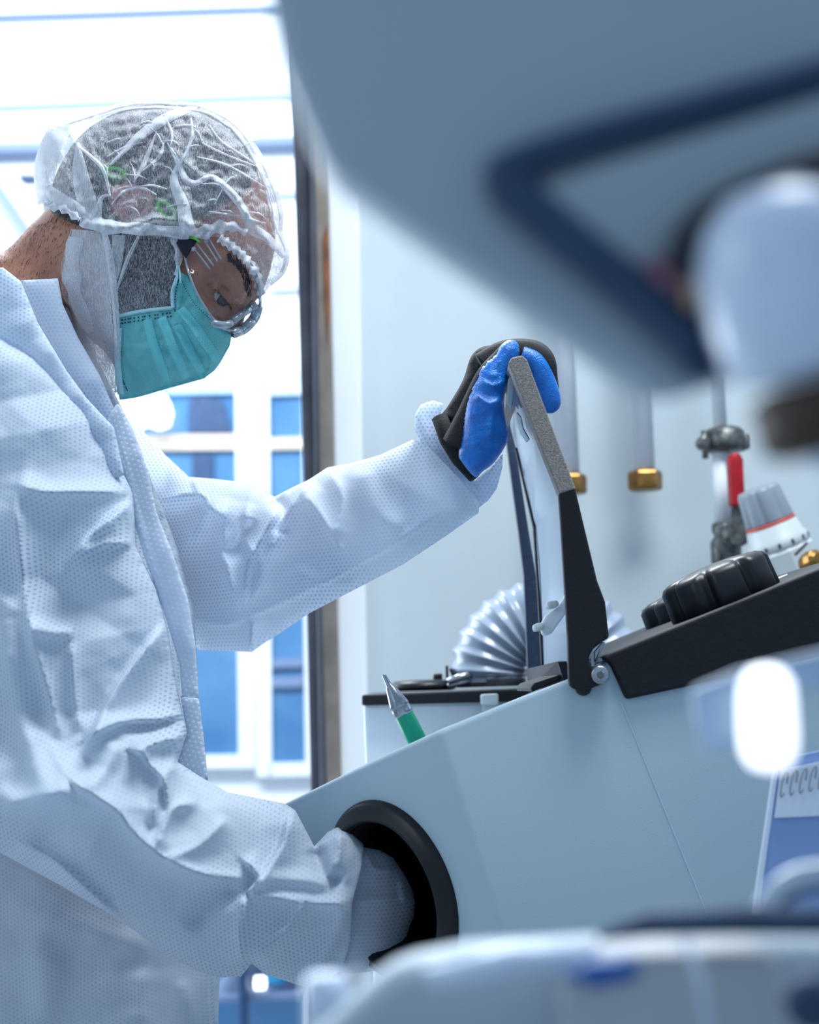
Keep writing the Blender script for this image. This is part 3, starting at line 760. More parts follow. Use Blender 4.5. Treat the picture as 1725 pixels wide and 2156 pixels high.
meshobj('stop_button', *lathe([(.0055, .004), (.0055, -.001), (.004, -.003)], PY(1229, 1448, YS - .004), (0, 1, 0), 24), 'blackplastic', lid)
meshobj('hinge_foot', *slab([(1117, 1449), (1125, 1438), (1178, 1420), (1181, 1432), (1120, 1457)], 1.14, 1.3, .001), 'black', lid, False)

# green tipped tool
A0, A1 = PY(808, 1420, 1.30), PY(882, 1566, 1.30)
ax = (A0 - A1).normalized(); Lp = (A1 - A0).length; q = 1.30 / FPX
t = thing('air_pen', 'green tube with a pointed metal nozzle behind the cabinet edge', 'tool', A1)
meshobj('nozzle', *lathe([(20 * q, Lp - 95 * q), (21 * q, Lp - 92 * q), (21 * q, Lp - 78 * q), (20 * q, Lp - 76 * q), (22 * q, Lp - 74 * q), (20 * q, Lp - 66 * q), (10 * q, Lp - 30 * q), (7 * q, Lp - 27 * q), (4.5 * q, Lp - 3 * q), (3.5 * q, Lp)], A1, ax, 28), 'chrome', t)
meshobj('tube', *lathe([(20.5 * q, -60 * q), (20.5 * q, Lp - 95 * q), (18 * q, Lp - 93 * q)], A1, ax, 28), 'green', t, label='green tube')

# ================================================================== THE PERSON
per = thing('person', 'person in white coverall, sheer cap, teal mask and goggles bending over the cabinet', 'person', P(-60, 2300, 1.32) * 1.0)
per.location = Vector((per.location.x, per.location.y, 0.0))
def addp(name, data, m, parent=None, smooth=True, label=None): return meshobj(name, *data, m, parent or per, smooth, label)

# --- head, neck and upper body as one skin surface
head_poly = [(-160, 640), (-60, 545), (10, 528), (60, 478), (96, 440), (118, 372), (160, 300), (215, 255), (290, 228), (370, 224), (440, 242), (505, 292), (548, 358), (572, 430), (580, 500), (572, 556), (560, 596), (548, 622), (530, 642), (519, 660), (510, 682), (496, 700), (480, 722), (470, 748), (456, 762), (438, 782), (400, 796), (340, 808), (290, 818), (262, 816), (240, 770), (215, 735), (175, 700), (150, 660), (138, 650), (160, 740), (235, 900), (305, 1080), (340, 1300), (350, 1700), (380, 2250), (-330, 2250), (-300, 1200), (-290, 800)]
HD = 1.30
def hd(x, y): return HD + .055 * max(0.0, min(1.0, (y - 860) / 260))
eyeC = (456, 622)
def head_rel(X, Y):
    H = creases(X, Y, [
        ([(505, 540), (520, 580), (535, 620)], 5, 16, 'soft'),               # brow ridge
        ([(400, 560), (410, 620), (440, 668)], 4, 24, 'soft'),               # cheekbone
        ([(430, 560), (455, 548), (480, 560), (500, 590)], 1.2, 6, 'ridge'),  # lid fold
        ([(440, 650), (425, 625), (430, 595)], 1.0, 5, 'ridge'),
        ([(462, 592), (478, 602), (492, 616)], 1.0, 4, 'ridge'),
        ([(452, 590), (470, 604), (484, 622)], -1.0, 3, 'ridge'),
        ([(508, 632), (500, 650), (495, 668)], -3, 10, 'soft'),
        ([(360, 520), (380, 560), (395, 600)], -1.5, 14, 'soft'),
    ])
    d = np.hypot(X - 464, (Y - 622)); H -= .009 * np.exp(-(d / 34) ** 2)
    H += .0006 * smoothn(X / 9, Y / 9, 3)
    return H
ARMS = [finger([P(280, 1080, 1.43), P(420, 1150, 1.43), P(540, 1160, 1.40), P(760, 1070, 1.325), P(900, 980, 1.27), P(975, 930, 1.235)], [.034, .034, .032, .029, .020, .014], 6, 20),
        finger([P(-60, 900, 1.25), P(40, 1300, 1.215), P(110, 1640, 1.165), P(260, 1800, 1.16), P(500, 1860, 1.185), P(740, 1900, 1.215), P(835, 1905, 1.235)], [.045, .036, .032, .031, .027, .018, .012], 6, 20)]
hdata, HF = blow(head_poly, hd, 5, 1.25, .078, relief=head_rel, smooth=True)
body = addp('body', join([hdata] + ARMS), 'skin')
# eye, lids, brow on both sides of the face
def face_pt(x, y, lift=0.0, far=False):
    d, h, _ = HF.at(x, y)
    return P(x, y, d + (h + lift if far else -(h + lift)))
for far in (False, True):
    sg = 1 if far else -1
    ec = face_pt(462, 624, -.0085, far)
    gz = Vector((.52, sg * .62, -.62)).normalized()
    eb = meshobj('eye', *lathe([(.0117 * math.sin(t), -.0117 * math.cos(t)) for t in np.linspace(.02, math.pi - .02, 22)], ec, gz, 32), 'eye', body)
    meshobj('iris', *lathe([(.0072, .0092), (.0066, .0103), (.004, .0119), (.0008, .0122)], ec, gz, 28), 'iris', eb)
    # lids: partial shells over the ball
    for nm, th0, th1, tilt in (('upper_eyelid', .15, 1.48, 1), ('lower_eyelid', 2.05, 2.9, 1)):
        V, Fc = [], []
        up = Vector((.62, 0, .60)).normalized()                 # towards the brow along the face
        side = gz.cross(up).normalized(); up = side.cross(gz).normalized()
        nu, nw = 14, 10
        for i in range(nw + 1):
            th = th0 + (th1 - th0) * i / nw
            for j in range(nu + 1):
                ph = -1.35 + 2.7 * j / nu
                dirv = up * math.cos(th) + (gz * math.cos(ph) + side * math.sin(ph)) * math.sin(th)
                V.append(ec + dirv * (.0126 + .0007 * math.cos(ph * 1.2)))
        for i in range(nw):
            for j in range(nu):
                o = i * (nu + 1) + j; Fc.append((o, o + 1, o + nu + 2, o + nu + 1))
        lidm = meshobj(nm, V, Fc, 'skin', eb)
        sm = lidm.modifiers.new('thickness', 'SOLIDIFY'); sm.thickness = .0012
    # lashes
    V, Fc = [], []
    for j in range(26):
        ph = -1.1 + 2.2 * j / 25; th = 1.48
        d0 = up * math.cos(th) + (gz * math.cos(ph) + side * math.sin(ph)) * math.sin(th)
        p0 = ec + d0 * .0134; p1 = p0 + (d0 * .004 - up * .003 + side * .001 * math.sin(j)); 
        v, f = tube([p0, p1], [.00022, .00006], 5); V.append((v, f))
    meshobj('eyelashes', *join(V), 'brow', eb, False)
    # eyebrow: many short hairs
    rnd = random.Random(5); parts = []
    brow_line = catmull([(482, 545), (500, 558), (514, 578), (524, 604), (524, 622)], 10)
    for i in range(170):
        u = rnd.random(); x, y = brow_line[int(u * (len(brow_line) - 1))]
        wd = 9 * (1 - abs(u - .6)); x += rnd.uniform(-wd, wd); y += rnd.uniform(-5, 5)
        p0 = face_pt(x, y, .0002, far); p1 = face_pt(x - 2 + rnd.uniform(-3, 3), y - 11, .0014, far)
        parts.append(tube([p0, p0.lerp(p1, .5) + Vector((0, sg * .0004, 0)), p1], [.0003, .00028, .0001], 4))
    meshobj('eyebrow', *join(parts), 'brow', body, False)
    # ear
    E0 = face_pt(270, 428, .003, far)
    parts = []
    ring = []
    for i in range(15):
        a = -2.4 + 4.4 * i / 14
        ring.append(E0 + RR * (math.cos(a) * 44 * HD / FPX) + UU * (-math.sin(a) * 30 * HD / FPX) + Fw * (sg * .002))
    parts.append(tube(ring, [.002] + [.0033] * 13 + [.002], 10))
    ring = [E0 + RR * (math.cos(a) * 26 * HD / FPX) + UU * (-math.sin(a) * 14 * HD / FPX) + Fw * (sg * .002) for a in np.linspace(-2, 1.6, 12)]
    parts.append(tube(ring, .0036, 10))
    parts.append(lathe([(.002, -.004), (.0125, 0), (.0135, .004), (.006, .007), (.001, .0075)], E0 - Fw * (-sg) * .002, Fw * sg, 20))
    meshobj('ear', *join(parts), 'skinred', body, label='pinkish ear')

# --- hair and beard
hair_poly = [(104, 442), (116, 372), (158, 298), (214, 252), (290, 224), (370, 220), (440, 238), (505, 288), (540, 350), (520, 400), (470, 430), (420, 455), (400, 480), (360, 500), (300, 505), (235, 500), (180, 480)]
def hair_rel(X, Y): return .0009 * smoothn(X / 5, Y / 5, 1) + .0012 * smoothn(X / 14, Y / 9, 2)
hr, HRF = blow(hair_poly, hd, 5, .6, .05, free=(9, 10, 11, 12, 13, 14, 15, 16), under=HF, off=.004, relief=hair_rel, smooth=True)
hair = addp('hair', hr, 'hair')
beard_poly = [(232, 490), (300, 500), (372, 495), (376, 540), (374, 600), (366, 660), (400, 700), (430, 768), (395, 800), (340, 812), (285, 826), (258, 824), (240, 770), (232, 700), (228, 620), (226, 540)]
br, BRF = blow(beard_poly, hd, 6, .3, .03, under=HF, off=.003, relief=hair_rel, smooth=True)
addp('beard', br, 'hair')
# short hairs on the nape
rnd = random.Random(9); parts = []
for i in range(380):
    u, v = rnd.random(), rnd.random()
    x = -10 + 175 * u + rnd.uniform(-8, 8); y0 = 532 - 96 * min(1, u * 1.2)
    x, y = x, y0 + 4 + v * v * (130 - 30 * u)
    p0 = face_pt(x, y, 0); p1 = face_pt(x - 3 + rnd.uniform(-3, 3), y + 7, .0009)
    parts.append(tube([p0, p1], [.00013, .00005], 3))
addp('nape_hair', join(parts), 'brow', hair, False)

# --- cap
cap_poly = [(72, 372), (78, 322), (104, 268), (150, 250), (205, 232), (262, 216), (335, 211), (430, 220), (500, 256), (548, 318), (582, 390), (597, 450), (596, 490), (610, 536), (598, 578), (566, 606), (549, 624), (542, 588), (520, 556), (492, 528), (462, 500), (400, 503), (330, 497), (262, 490), (205, 484), (165, 462), (120, 438), (92, 440), (78, 424)]
CAPR = [
    ([(170, 270), (200, 330), (250, 400), (300, 470)], 3, 10, 'left'),
    ([(420, 225), (400, 300), (380, 380), (395, 480)], 6, 12, 'ridge'),
    ([(400, 225), (330, 260), (270, 310), (230, 345)], 5, 9, 'left'),
    ([(352, 300), (378, 335), (420, 372), (470, 395), (510, 440), (520, 470)], 6, 10, 'left'),
    ([(345, 300), (310, 350), (285, 390)], 4, 7, 'ridge'),
    ([(165, 310), (205, 345), (230, 380), (235, 415)], 4, 7, 'ridge'),
    ([(330, 250), (360, 290), (362, 340)], 3, 6, 'ridge'),
    ([(430, 230), (470, 300), (530, 370), (575, 440)], 3, 8, 'ridge'),
    ([(440, 300), (480, 320), (540, 345)], 2.5, 6, 'ridge'), ([(430, 330), (490, 360), (560, 385)], 2.5, 6, 'ridge'),
    ([(520, 430), (560, 470), (600, 540)], 5, 9, 'left'),
    ([(110, 270), (130, 330), (150, 400), (160, 450)], 6, 10, 'ridge'),
    ([(140, 260), (165, 330), (185, 400), (210, 470)], 7, 12, 'left'),
    ([(90, 300), (100, 360), (110, 430)], 5, 8, 'ridge'),
    ([(180, 470), (260, 480), (340, 460), (420, 480)], 8, 9, 'soft'),
    ([(240, 440), (300, 420), (350, 425)], 4, 7, 'ridge'),
    ([(340, 440), (400, 470), (450, 480)], 4, 8, 'left'),
    ([(450, 470), (500, 440), (545, 480), (580, 540)], 6, 9, 'ridge'),
]
def cap_rel(X, Y):
    H = creases(X, Y, CAPR) + .0035 * np.abs(tin(X / 38, Y / 30, 4)) + .002 * tin(X / 17, Y / 15, 8) + .0008 * smoothn(X / 7, Y / 7, 2)
    g = np.exp(-poly_dist(X, Y, cap_poly[16:])[0] / 16)
    return H + .0035 * g * np.sin((X * .8 + Y * .6) / 3.2)
cp, CF = blow(cap_poly, hd, 4.5, 1.25, .098, free=tuple(range(16, 28)), under=[HF, HRF], off=.009, relief=cap_rel, closed_ends=False, smooth=True)
cap = addp('hair_cap', cp, 'cap', label='sheer white gathered hair cap')
rb = lambda L, w, off=.0012, **k: ribbon(L, w, CF, off, **k)
folds = [
    rb([(420, 222), (352, 248), (290, 290), (232, 348)], [4, 11, 9, 2]),
    rb([(352, 300), (372, 335), (390, 375), (412, 385), (448, 372), (490, 410), (512, 440), (520, 475)], [1, 5, 7, 6, 5, 9, 8, 3]),
    rb([(378, 338), (366, 380), (385, 430), (395, 480), (420, 498)], [2, 9, 13, 16, 10]),
    rb([(165, 308), (192, 330), (218, 358), (232, 412)], [2, 4, 4, 2]),
    rb([(330, 275), (305, 340), (282, 384)], [1, 5, 1]),
    rb([(345, 240), (362, 280), (358, 312)], [1, 3, 1]),
    rb([(402, 248), (404, 290), (380, 345)], [2, 4, 2]),
    rb([(440, 262), (470, 300), (540, 350), (578, 420)], [1, 2, 2, 1]),
    rb([(425, 300), (475, 325), (545, 352)], [1, 2, 1]), rb([(415, 330), (480, 348), (560, 395)], [1, 2, 1]),
    rb([(205, 470), (212, 420), (232, 410)], [10, 5, 2]), rb([(520, 445), (530, 480), (562, 500), (600, 540)], [4, 12, 9, 8]),
    rb([(235, 430), (262, 402), (300, 396), (330, 410)], [1, 3, 3, 1]), rb([(275, 395), (320, 390), (352, 398)], [1, 2, 1]),
    rb([(452, 430), (480, 380), (500, 370)], [1, 2, 1]), rb([(440, 445), (500, 455), (560, 470)], [1, 3, 1]),
    rb([(225, 330), (262, 310), (300, 300)], [1, 2, 1]), rb([(300, 360), (335, 330), (345, 300)], [1, 4, 2]),
    rb([(560, 400), (575, 460), (590, 500)], [2, 3, 2]),
    rb([(110, 272), (155, 256), (210, 238), (265, 222), (335, 217), (425, 226), (494, 262), (540, 322), (574, 392), (590, 452), (590, 492), (603, 536), (592, 574)], [3] * 13),
    rb([(200, 248), (270, 230), (340, 226), (430, 236), (484, 268)], [1, 2, 3, 2, 1]), rb([(470, 250), (520, 310), (560, 392), (576, 450)], [1, 2, 2, 1]),
]
for i in range(26):
    x0 = random.Random(i).uniform(180, 540); y0 = random.Random(i + 50).uniform(250, 450); a = random.Random(i + 90).uniform(-.4, 1.4); L = random.Random(i + 7).uniform(20, 55)
    c_, s_ = math.cos(a) * L, math.sin(a) * L
    folds.append(rb([(x0, y0), (x0 + c_ * .5 + 4, y0 + s_ * .5 - 3), (x0 + c_, y0 + s_)], [.4, 1.6, .4]))
addp('cap_folds', join(folds), 'capfold', cap)
back_pleat = [rb([(150, 252), (120, 280), (98, 340), (92, 400), (100, 430)], [4, 20, 24, 18, 8]),
              rb([(165, 300), (168, 360), (182, 420), (200, 465)], [3, 16, 20, 14]),
              rb([(95, 400), (120, 415), (160, 440), (210, 470), (270, 484)], [14, 14, 14, 12, 9], .002)]
addp('doubled_back', join(back_pleat), 'capfold', cap)
edge = [rb([(92, 436), (130, 438), (168, 462)], [7, 8, 7], .003, seg=5, bulge=.003, wav=4, wl=4),
        rb([(168, 466), (210, 476), (262, 480), (330, 484), (400, 492), (440, 488)], [8, 14, 13, 12, 12, 14], .003, wav=2, wl=9),
        rb([(430, 488), (462, 478), (492, 478), (520, 490)], [12, 13, 9, 6], .003, wav=3, wl=7),
        rb([(462, 500), (492, 522), (520, 548), (540, 580), (550, 622)], [9, 9, 9, 10, 8], .003, wav=3, wl=3)]
addp('elastic_edge', join(edge), 'capedge', cap, label='gathered white elastic edge')
for (x, y, rx, ry, a) in ((241, 364, 23, 9, .15), (350, 442, 22, 11, .8)):
    pts = []
    for k in range(28):
        th = 2 * math.pi * k / 28; ex = math.cos(th) * rx; ey = math.sin(th) * ry
        X_, Y_ = x + ex * math.cos(a) - ey * math.sin(a), y + ex * math.sin(a) + ey * math.cos(a)
        pts.append(face_pt(X_, Y_, .0066))
    addp('green_elastic', tube(pts + [pts[0], pts[1]], .0016, 8), 'limegreen', cap, label='green elastic loop under the cap')
# --- beard cover
sn_poly = [(150, 482), (230, 486), (300, 492), (360, 495), (374, 520), (376, 560), (366, 600), (362, 650), (300, 657), (252, 666), (253, 740), (250, 820), (238, 836), (205, 790), (170, 720), (148, 660), (130, 618), (128, 560), (140, 510)]
def sn_rel(X, Y): return .002 * np.abs(tin(X / 30, Y / 44, 6)) + .001 * tin(X / 12, Y / 14, 3) + creases(X, Y, [([(228, 490), (236, 580), (248, 700), (250, 820)], 5, 10, 'ridge'), ([(160, 500), (170, 600), (210, 720)], 4, 14, 'ridge'), ([(280, 490), (262, 560), (240, 610)], 3, 6, 'ridge')])
sn, SF = blow(sn_poly, hd, 5, .8, .085, under=[HF, BRF], off=.005, relief=sn_rel)
bc = addp('beard_cover', sn, 'beardnet', label='sheer white beard cover')
rs = lambda L, w, off=.0012, **k: ribbon(L, w, SF, off, **k)
addp('cover_folds', join([rs([(190, 486), (186, 560), (190, 640), (206, 740), (232, 820)], [38, 44, 44, 36, 12]),
                          rs([(160, 500), (150, 560), (158, 620), (190, 700)], [14, 18, 16, 10], .003, wav=3, wl=9),
                          rs([(220, 490), (234, 560), (244, 660), (248, 760), (246, 826)], [6, 8, 7, 6, 5], .003),
                          rs([(250, 495), (246, 560), (238, 600)], [14, 10, 4]), rs([(292, 498), (268, 548), (246, 610)], [3, 4, 2], .003),
                          rs([(366, 500), (376, 540), (372, 580)], [7, 7, 5], .003, wav=2, wl=7)]), 'capfold', bc)
# --- mask
mk_poly = [(250, 668), (300, 658), (362, 650), (364, 610), (378, 572), (394, 580), (416, 622), (440, 660), (472, 686), (488, 706), (484, 728), (464, 764), (452, 780), (430, 797), (350, 819), (285, 838), (252, 842), (243, 800), (246, 740)]
MKR = [([(306, 668), (318, 720), (336, 770), (348, 808)], 3.2, 22, 'left'), ([(332, 664), (350, 712), (372, 768), (386, 800)], 3.2, 22, 'left'),
       ([(368, 690), (384, 730), (402, 762), (420, 788)], 3.0, 20, 'left'), ([(372, 692), (398, 722), (430, 762)], -3, 6, 'soft'),
       ([(368, 662), (400, 690), (440, 740), (462, 762)], 2.5, 14, 'ridge'), ([(364, 640), (410, 668), (450, 690), (486, 716)], 2.0, 9, 'ridge'),
       ([(300, 740), (340, 722), (380, 730)], 1.5, 12, 'soft'), ([(340, 760), (370, 750), (400, 770)], 1.8, 10, 'soft'), ([(262, 690), (268, 760), (262, 820)], 1.5, 8, 'soft')]
def mk_rel(X, Y): return 1.5 * creases(X, Y, MKR) + .0012 * tin(X / 34, Y / 28, 2) + .0005 * smoothn(X / 8, Y / 8, 5)
mk, MF = blow(mk_poly, hd, 4.5, 1.15, .083, free=(0, 1, 2, 3, 16, 17, 18), under=[HF, BRF], off=.006, relief=mk_rel)
mask = addp('face_mask', mk, 'mask', label='teal pleated surgical mask')
rm = lambda L, w, off=.0006, **k: ribbon(L, w, MF, off, **k)
addp('binding', join([rm([(250, 665), (300, 655), (362, 648)], [4, 4, 4], .0012), rm([(364, 648), (364, 610), (378, 570)], [4, 4, 3], .0012),
                      rm([(250, 690), (248, 760), (254, 830)], [7, 7, 7], .0010),
                      rm([(362, 612), (372, 590), (374, 560), (378, 572), (380, 596)], [2.5, 2.5, 2.5, 2.5, 2.5], .003)]), 'maskedge', mask, label='pale mask binding')
addp('pleat', rm([(310, 672), (322, 720), (340, 772), (350, 806)], [9, 9, 9, 8], .0012, bulge=.0006), 'mask', mask)
addp('pleat', rm([(340, 668), (358, 714), (378, 764), (392, 796)], [9, 9, 9, 8], .0012, bulge=.0006), 'mask', mask)
addp('pleat', rm([(372, 684), (392, 722), (412, 762), (426, 786)], [9, 9, 9, 7], .0012, bulge=.0006), 'mask', mask)
addp('pleat', rm([(380, 650), (412, 690), (446, 740), (460, 764)], [9, 10, 10, 7], .0012, bulge=.0006), 'mask', mask)
dots = []
def dotrow(L, n, r=1.7):
    q = catmull(L, 12)
    for i in range(n):
        x, y = q[int(i * (len(q) - 1) / max(1, n - 1))]
        a, b, c_, d_ = (MF.at(x - r, y - r), MF.at(x + r, y - r), MF.at(x + r, y + r), MF.at(x - r, y + r))
        pt = [P(x + sx * r, y + sy * r, v[0] - v[1] - .0007) for (sx, sy), v in zip(((-1, -1), (1, -1), (1, 1), (-1, 1)), (a, b, c_, d_))]
        dots.append((pt, [(0, 1, 2, 3)]))
for L, n_, r_ in (([(256, 674), (300, 667), (358, 659)], 15, 1.7), ([(256, 681), (300, 674), (360, 666)], 15, 1.7), ([(254, 740), (256, 790), (268, 822)], 20, 1.3),
                  ([(368, 655), (369, 625), (376, 590)], 13, 1.3), ([(382, 590), (410, 640), (450, 678)], 26, .9)):
    dots = []; dotrow(L, n_, r_)
    o = addp('perforation', join(dots), 'perf', mask, False); o['kind'] = 'stuff'
# --- goggles
gp = [(392, 520), (412, 500), (440, 497), (478, 508), (515, 538), (538, 576), (546, 618), (546, 648), (528, 676), (500, 694), (476, 692), (452, 672), (430, 648), (410, 610), (394, 560)]
gg, GF = blow(gp, hd, 5, 1.1, .088, under=[HF, MF], off=.011, smooth=True)
gog = addp('goggles', gg, 'lens', label='clear wraparound safety goggles')
def gtube(L, r, off=0.0, flat=1.0):
    pts = []
    for x, y in catmull(L, 8):
        d, h, _ = GF.at(x, y); pts.append(P(x, y, d - h + off))
    return tube(pts, r, 12)
addp('lens_edge', gtube([(440, 664), (470, 690), (500, 696), (528, 678), (546, 650), (547, 620), (539, 576), (516, 540), (480, 510)], .0012), 'clearrim', gog)
addp('lens_edge', gtube([(404, 508), (390, 524), (394, 562), (412, 612), (434, 650), (450, 672)], .0009), 'clearrim', gog)
addp('rim', gtube([(446, 680), (478, 684), (500, 668), (524, 652), (542, 642)], .0030, .000), 'clearrim', gog, label='clear moulded nose rim')
addp('rim', gtube([(490, 702), (514, 692), (535, 670), (543, 646)], .0042, .001), 'clearrim', gog, label='clear moulded front rim')
addp('rim_line', gtube([(488, 706), (512, 698), (534, 680)], .0006, .0), 'darkmark', gog)
for L in ([(406, 520), (442, 566)], [(414, 512), (450, 560)], [(430, 506), (458, 550)], [(438, 500), (466, 546)]):
    addp('vent_rib', gtube(L, .0007, -.001), 'clearrim', gog)
for (x, y) in ((408, 524), (434, 508)):
    d, h, _ = GF.at(x, y); c = P(x, y, d - h - .002)
    addp('vent_clip', lathe([(.0015, -.001), (.002, 0), (.0015, .001)], c, (0, 1, 0), 8), 'clearrim', gog, False)
def onface(poly, lift, th):
    a = [face_pt(x, y, lift) for x, y in poly]; return prism(a, Vector((0, -th, 0)), .0004)
addp('temple', onface([(366, 504), (396, 498), (418, 504), (404, 524), (392, 546)], .010, .003), 'navy', gog, False, label='dark navy temple pad')
addp('temple_edge', tube([face_pt(396, 499, .014), face_pt(412, 503, .015), face_pt(420, 510, .015)], .0009, 8), 'limegreen', gog, label='green line on the temple')

# --- coverall: torso
torso_poly = [(-330, 760), (-150, 640), (0, 562), (46, 590), (122, 586), (150, 640), (205, 760), (247, 838), (285, 920), (330, 1040), (372, 1150), (408, 1270), (414, 1370), (418, 1460), (430, 1560), (438, 1650), (446, 1780), (452, 1900), (464, 2030), (460, 2140), (466, 2330), (-420, 2330), (-400, 1500), (-380, 1000)]
def td(x, y): return 1.335
TR = [([(60, 600), (130, 700), (190, 800), (240, 880)], 8, 14, 'left'), ([(0, 660), (60, 740), (150, 830)], 8, 12, 'right'),
      ([(0, 1900), (140, 1950), (330, 2000)], 6, 30, 'soft'), ([(90, 2000), (100, 2160)], 8, 30, 'soft'), ([(300, 2040), (290, 2160)], 6, 22, 'ridge'), ([(380, 2060), (410, 2160)], 5, 12, 'ridge'), ([(430, 2050), (440, 2160)], 3, 8, 'ridge')]
def t_rel(X, Y): return creases(X, Y, TR) + .004 * tin(X / 120, Y / 90, 11) + .002 * smoothn(X / 40, Y / 60, 4)
tdta, TF = blow(torso_poly, td, 10, 1.15, .17, free=(20,), relief=t_rel)
# near sleeve with shoulder and chest panel
ns_poly = [(-180, 740), (-60, 690), (0, 702), (60, 736), (170, 828), (232, 935), (281, 1038), (284, 1090), (287, 1152), (330, 1240), (350, 1312), (366, 1400), (384, 1500), (394, 1540), (384, 1575), (374, 1604), (420, 1634), (480, 1668), (560, 1684), (600, 1692), (622, 1706), (640, 1740), (662, 1782), (690, 1752), (712, 1740), (738, 1748), (766, 1778), (760, 1830), (742, 1900), (738, 1980), (722, 2038), (680, 2075), (640, 2078), (560, 2052), (530, 2029), (508, 2056), (470, 2058), (430, 2050), (350, 2010), (250, 1935), (120, 1860), (0, 1795), (-120, 1750), (-220, 1560), (-280, 1200), (-260, 900)]
def nd(x, y):
    b = 1.175 + .02 * max(0, min(1, (x) / 400)) - .0 
    # forearm comes towards the viewer at the elbow, then turns in to the port
    if y > 1500:
        f = max(0, min(1, (y - 1500) / 200)); b2 = 1.115 + .095 * max(0, min(1, (x - 150) / 600)); b = b * (1 - f) + b2 * f
    return b
NR = [
    ([(30, 1020), (100, 1035), (190, 1035), (280, 1036)], 10, 26, 'ridge'),
    ([(30, 1030), (40, 1140), (60, 1300), (100, 1450), (130, 1560)], 9, 26, 'ridge'),
    ([(284, 1045), (230, 1090), (180, 1130), (140, 1190)], 12, 26, 'left'),
    ([(284, 1150), (220, 1150), (170, 1170)], 6, 14, 'right'),
    ([(345, 1312), (290, 1380), (240, 1450), (200, 1530), (170, 1590)], 15, 34, 'left'),
    ([(60, 1320), (110, 1330), (160, 1330)], 6, 18, 'soft'),
    ([(150, 1350), (155, 1440), (165, 1540)], 5, 12, 'ridge'),
    ([(386, 1508), (330, 1518), (250, 1525), (180, 1560)], 12, 22, 'right'),
    ([(392, 1550), (340, 1560), (298, 1576), (288, 1590)], 12, 16, 'ridge'),
    ([(292, 1580), (310, 1610), (340, 1640), (350, 1700)], 10, 14, 'left'),
    ([(374, 1606), (350, 1630), (330, 1680), (320, 1740)], 8, 16, 'ridge'),
    ([(100, 1560), (150, 1640), (240, 1700), (290, 1760), (350, 1808), (430, 1840), (530, 1850)], 11, 24, 'ridge'),
    ([(0, 1690), (80, 1680), (150, 1655)], 8, 26, 'soft'),
    ([(250, 1560), (220, 1620), (180, 1660)], 7, 20, 'soft'),
    ([(330, 1790), (345, 1740), (370, 1700), (420, 1690)], 8, 18, 'ridge'),
    ([(350, 1808), (420, 1780), (480, 1720)], 6, 20, 'ridge'),
    ([(510, 1812), (542, 1848), (516, 1880)], 12, 14, 'left'),
    ([(515, 1880), (505, 1960), (512, 2030)], 10, 22, 'ridge'),
    ([(610, 1705), (590, 1780), (560, 1830), (535, 1870)], 14, 26, 'left'),
    ([(522, 1884), (600, 1892), (680, 1902), (740, 1896)], 10, 24, 'ridge'),
    ([(560, 1850), (640, 1852), (700, 1860)], 5, 16, 'soft'),
    ([(715, 1745), (712, 1800), (690, 1850)], 10, 18, 'ridge'),
    ([(662, 1784), (680, 1830), (720, 1860)], -8, 18, 'soft'),
    ([(640, 1900), (600, 1960), (530, 2020)], 8, 24, 'ridge'),
    ([(660, 2060), (700, 1980), (730, 1900)], 6, 20, 'soft'),
    ([(40, 1770), (110, 1800), (190, 1870), (250, 1925)], 10, 16, 'right'),
    ([(0, 1240), (20, 1400), (60, 1560), (110, 1700)], 8, 30, 'soft'),
    ([(400, 1960), (440, 1900), (500, 1870)], -6, 26, 'soft'),
]
def ns_rel(X, Y): return creases(X, Y, NR) * 1.9 + .009 * tin(X / 150, Y / 105, 21) + .0016 * tin(X / 60, Y / 74, 17) + .0004 * smoothn(X / 22, Y / 22, 8)
nsd, NF = blow(ns_poly, nd, 7, 1.05, .085, free=(26, 27, 28, 29), relief=ns_rel)
cov_parts = [tdta, nsd]
cover = addp('coverall', join(cov_parts), 'cloth', label='white dotted non-woven coverall')
# far sleeve
fs_poly = [(235, 850), (262, 868), (300, 905), (345, 955), (398, 1004), (450, 1008), (520, 1016), (555, 1030), (578, 1046), (612, 1028), (650, 1010), (690, 984), (740, 975), (800, 958), (868, 926), (892, 930), (960, 1000), (1010, 1060), (1008, 1080), (940, 1128), (850, 1188), (740, 1245), (650, 1292), (600, 1326), (560, 1352), (530, 1373), (470, 1370), (420, 1369), (360, 1300), (280, 1120)]
def fd(x, y): return 1.43 - .20 * max(0, min(1, (x - 350) / 600))
FR = [([(400, 1005), (430, 1060), (480, 1100)], 6, 14, 'left'), ([(330, 1060), (400, 1040), (440, 1055), (418, 1100), (375, 1170)], 9, 22, 'ridge'),
      ([(480, 1050), (470, 1120), (480, 1200), (500, 1290)], 9, 24, 'ridge'), ([(530, 1090), (500, 1150), (468, 1160)], -7, 14, 'soft'),
      ([(520, 1060), (510, 1130), (540, 1190), (530, 1260)], 8, 18, 'left'), ([(590, 1060), (560, 1120), (520, 1190), (515, 1280)], 9, 20, 'ridge'),
      ([(580, 1048), (600, 1080), (590, 1130)], -6, 14, 'soft'), ([(660, 1010), (620, 1060), (590, 1110), (560, 1180)], 9, 20, 'ridge'),
      ([(400, 1306), (470, 1318), (530, 1300), (640, 1250), (740, 1200), (860, 1130), (980, 1050)], 5, 24, 'left'),
      ([(530, 1300), (528, 1370)], 6, 14, 'ridge'), ([(640, 1040), (680, 1090), (730, 1180)], 6, 24, 'ridge'), ([(760, 980), (780, 1060), (850, 1120)], 4, 30, 'soft'),
      ([(690, 990), (720, 1050), (700, 1140)], 5, 22, 'ridge'), ([(620, 1200), (700, 1230), (760, 1235)], 3, 16, 'soft')]
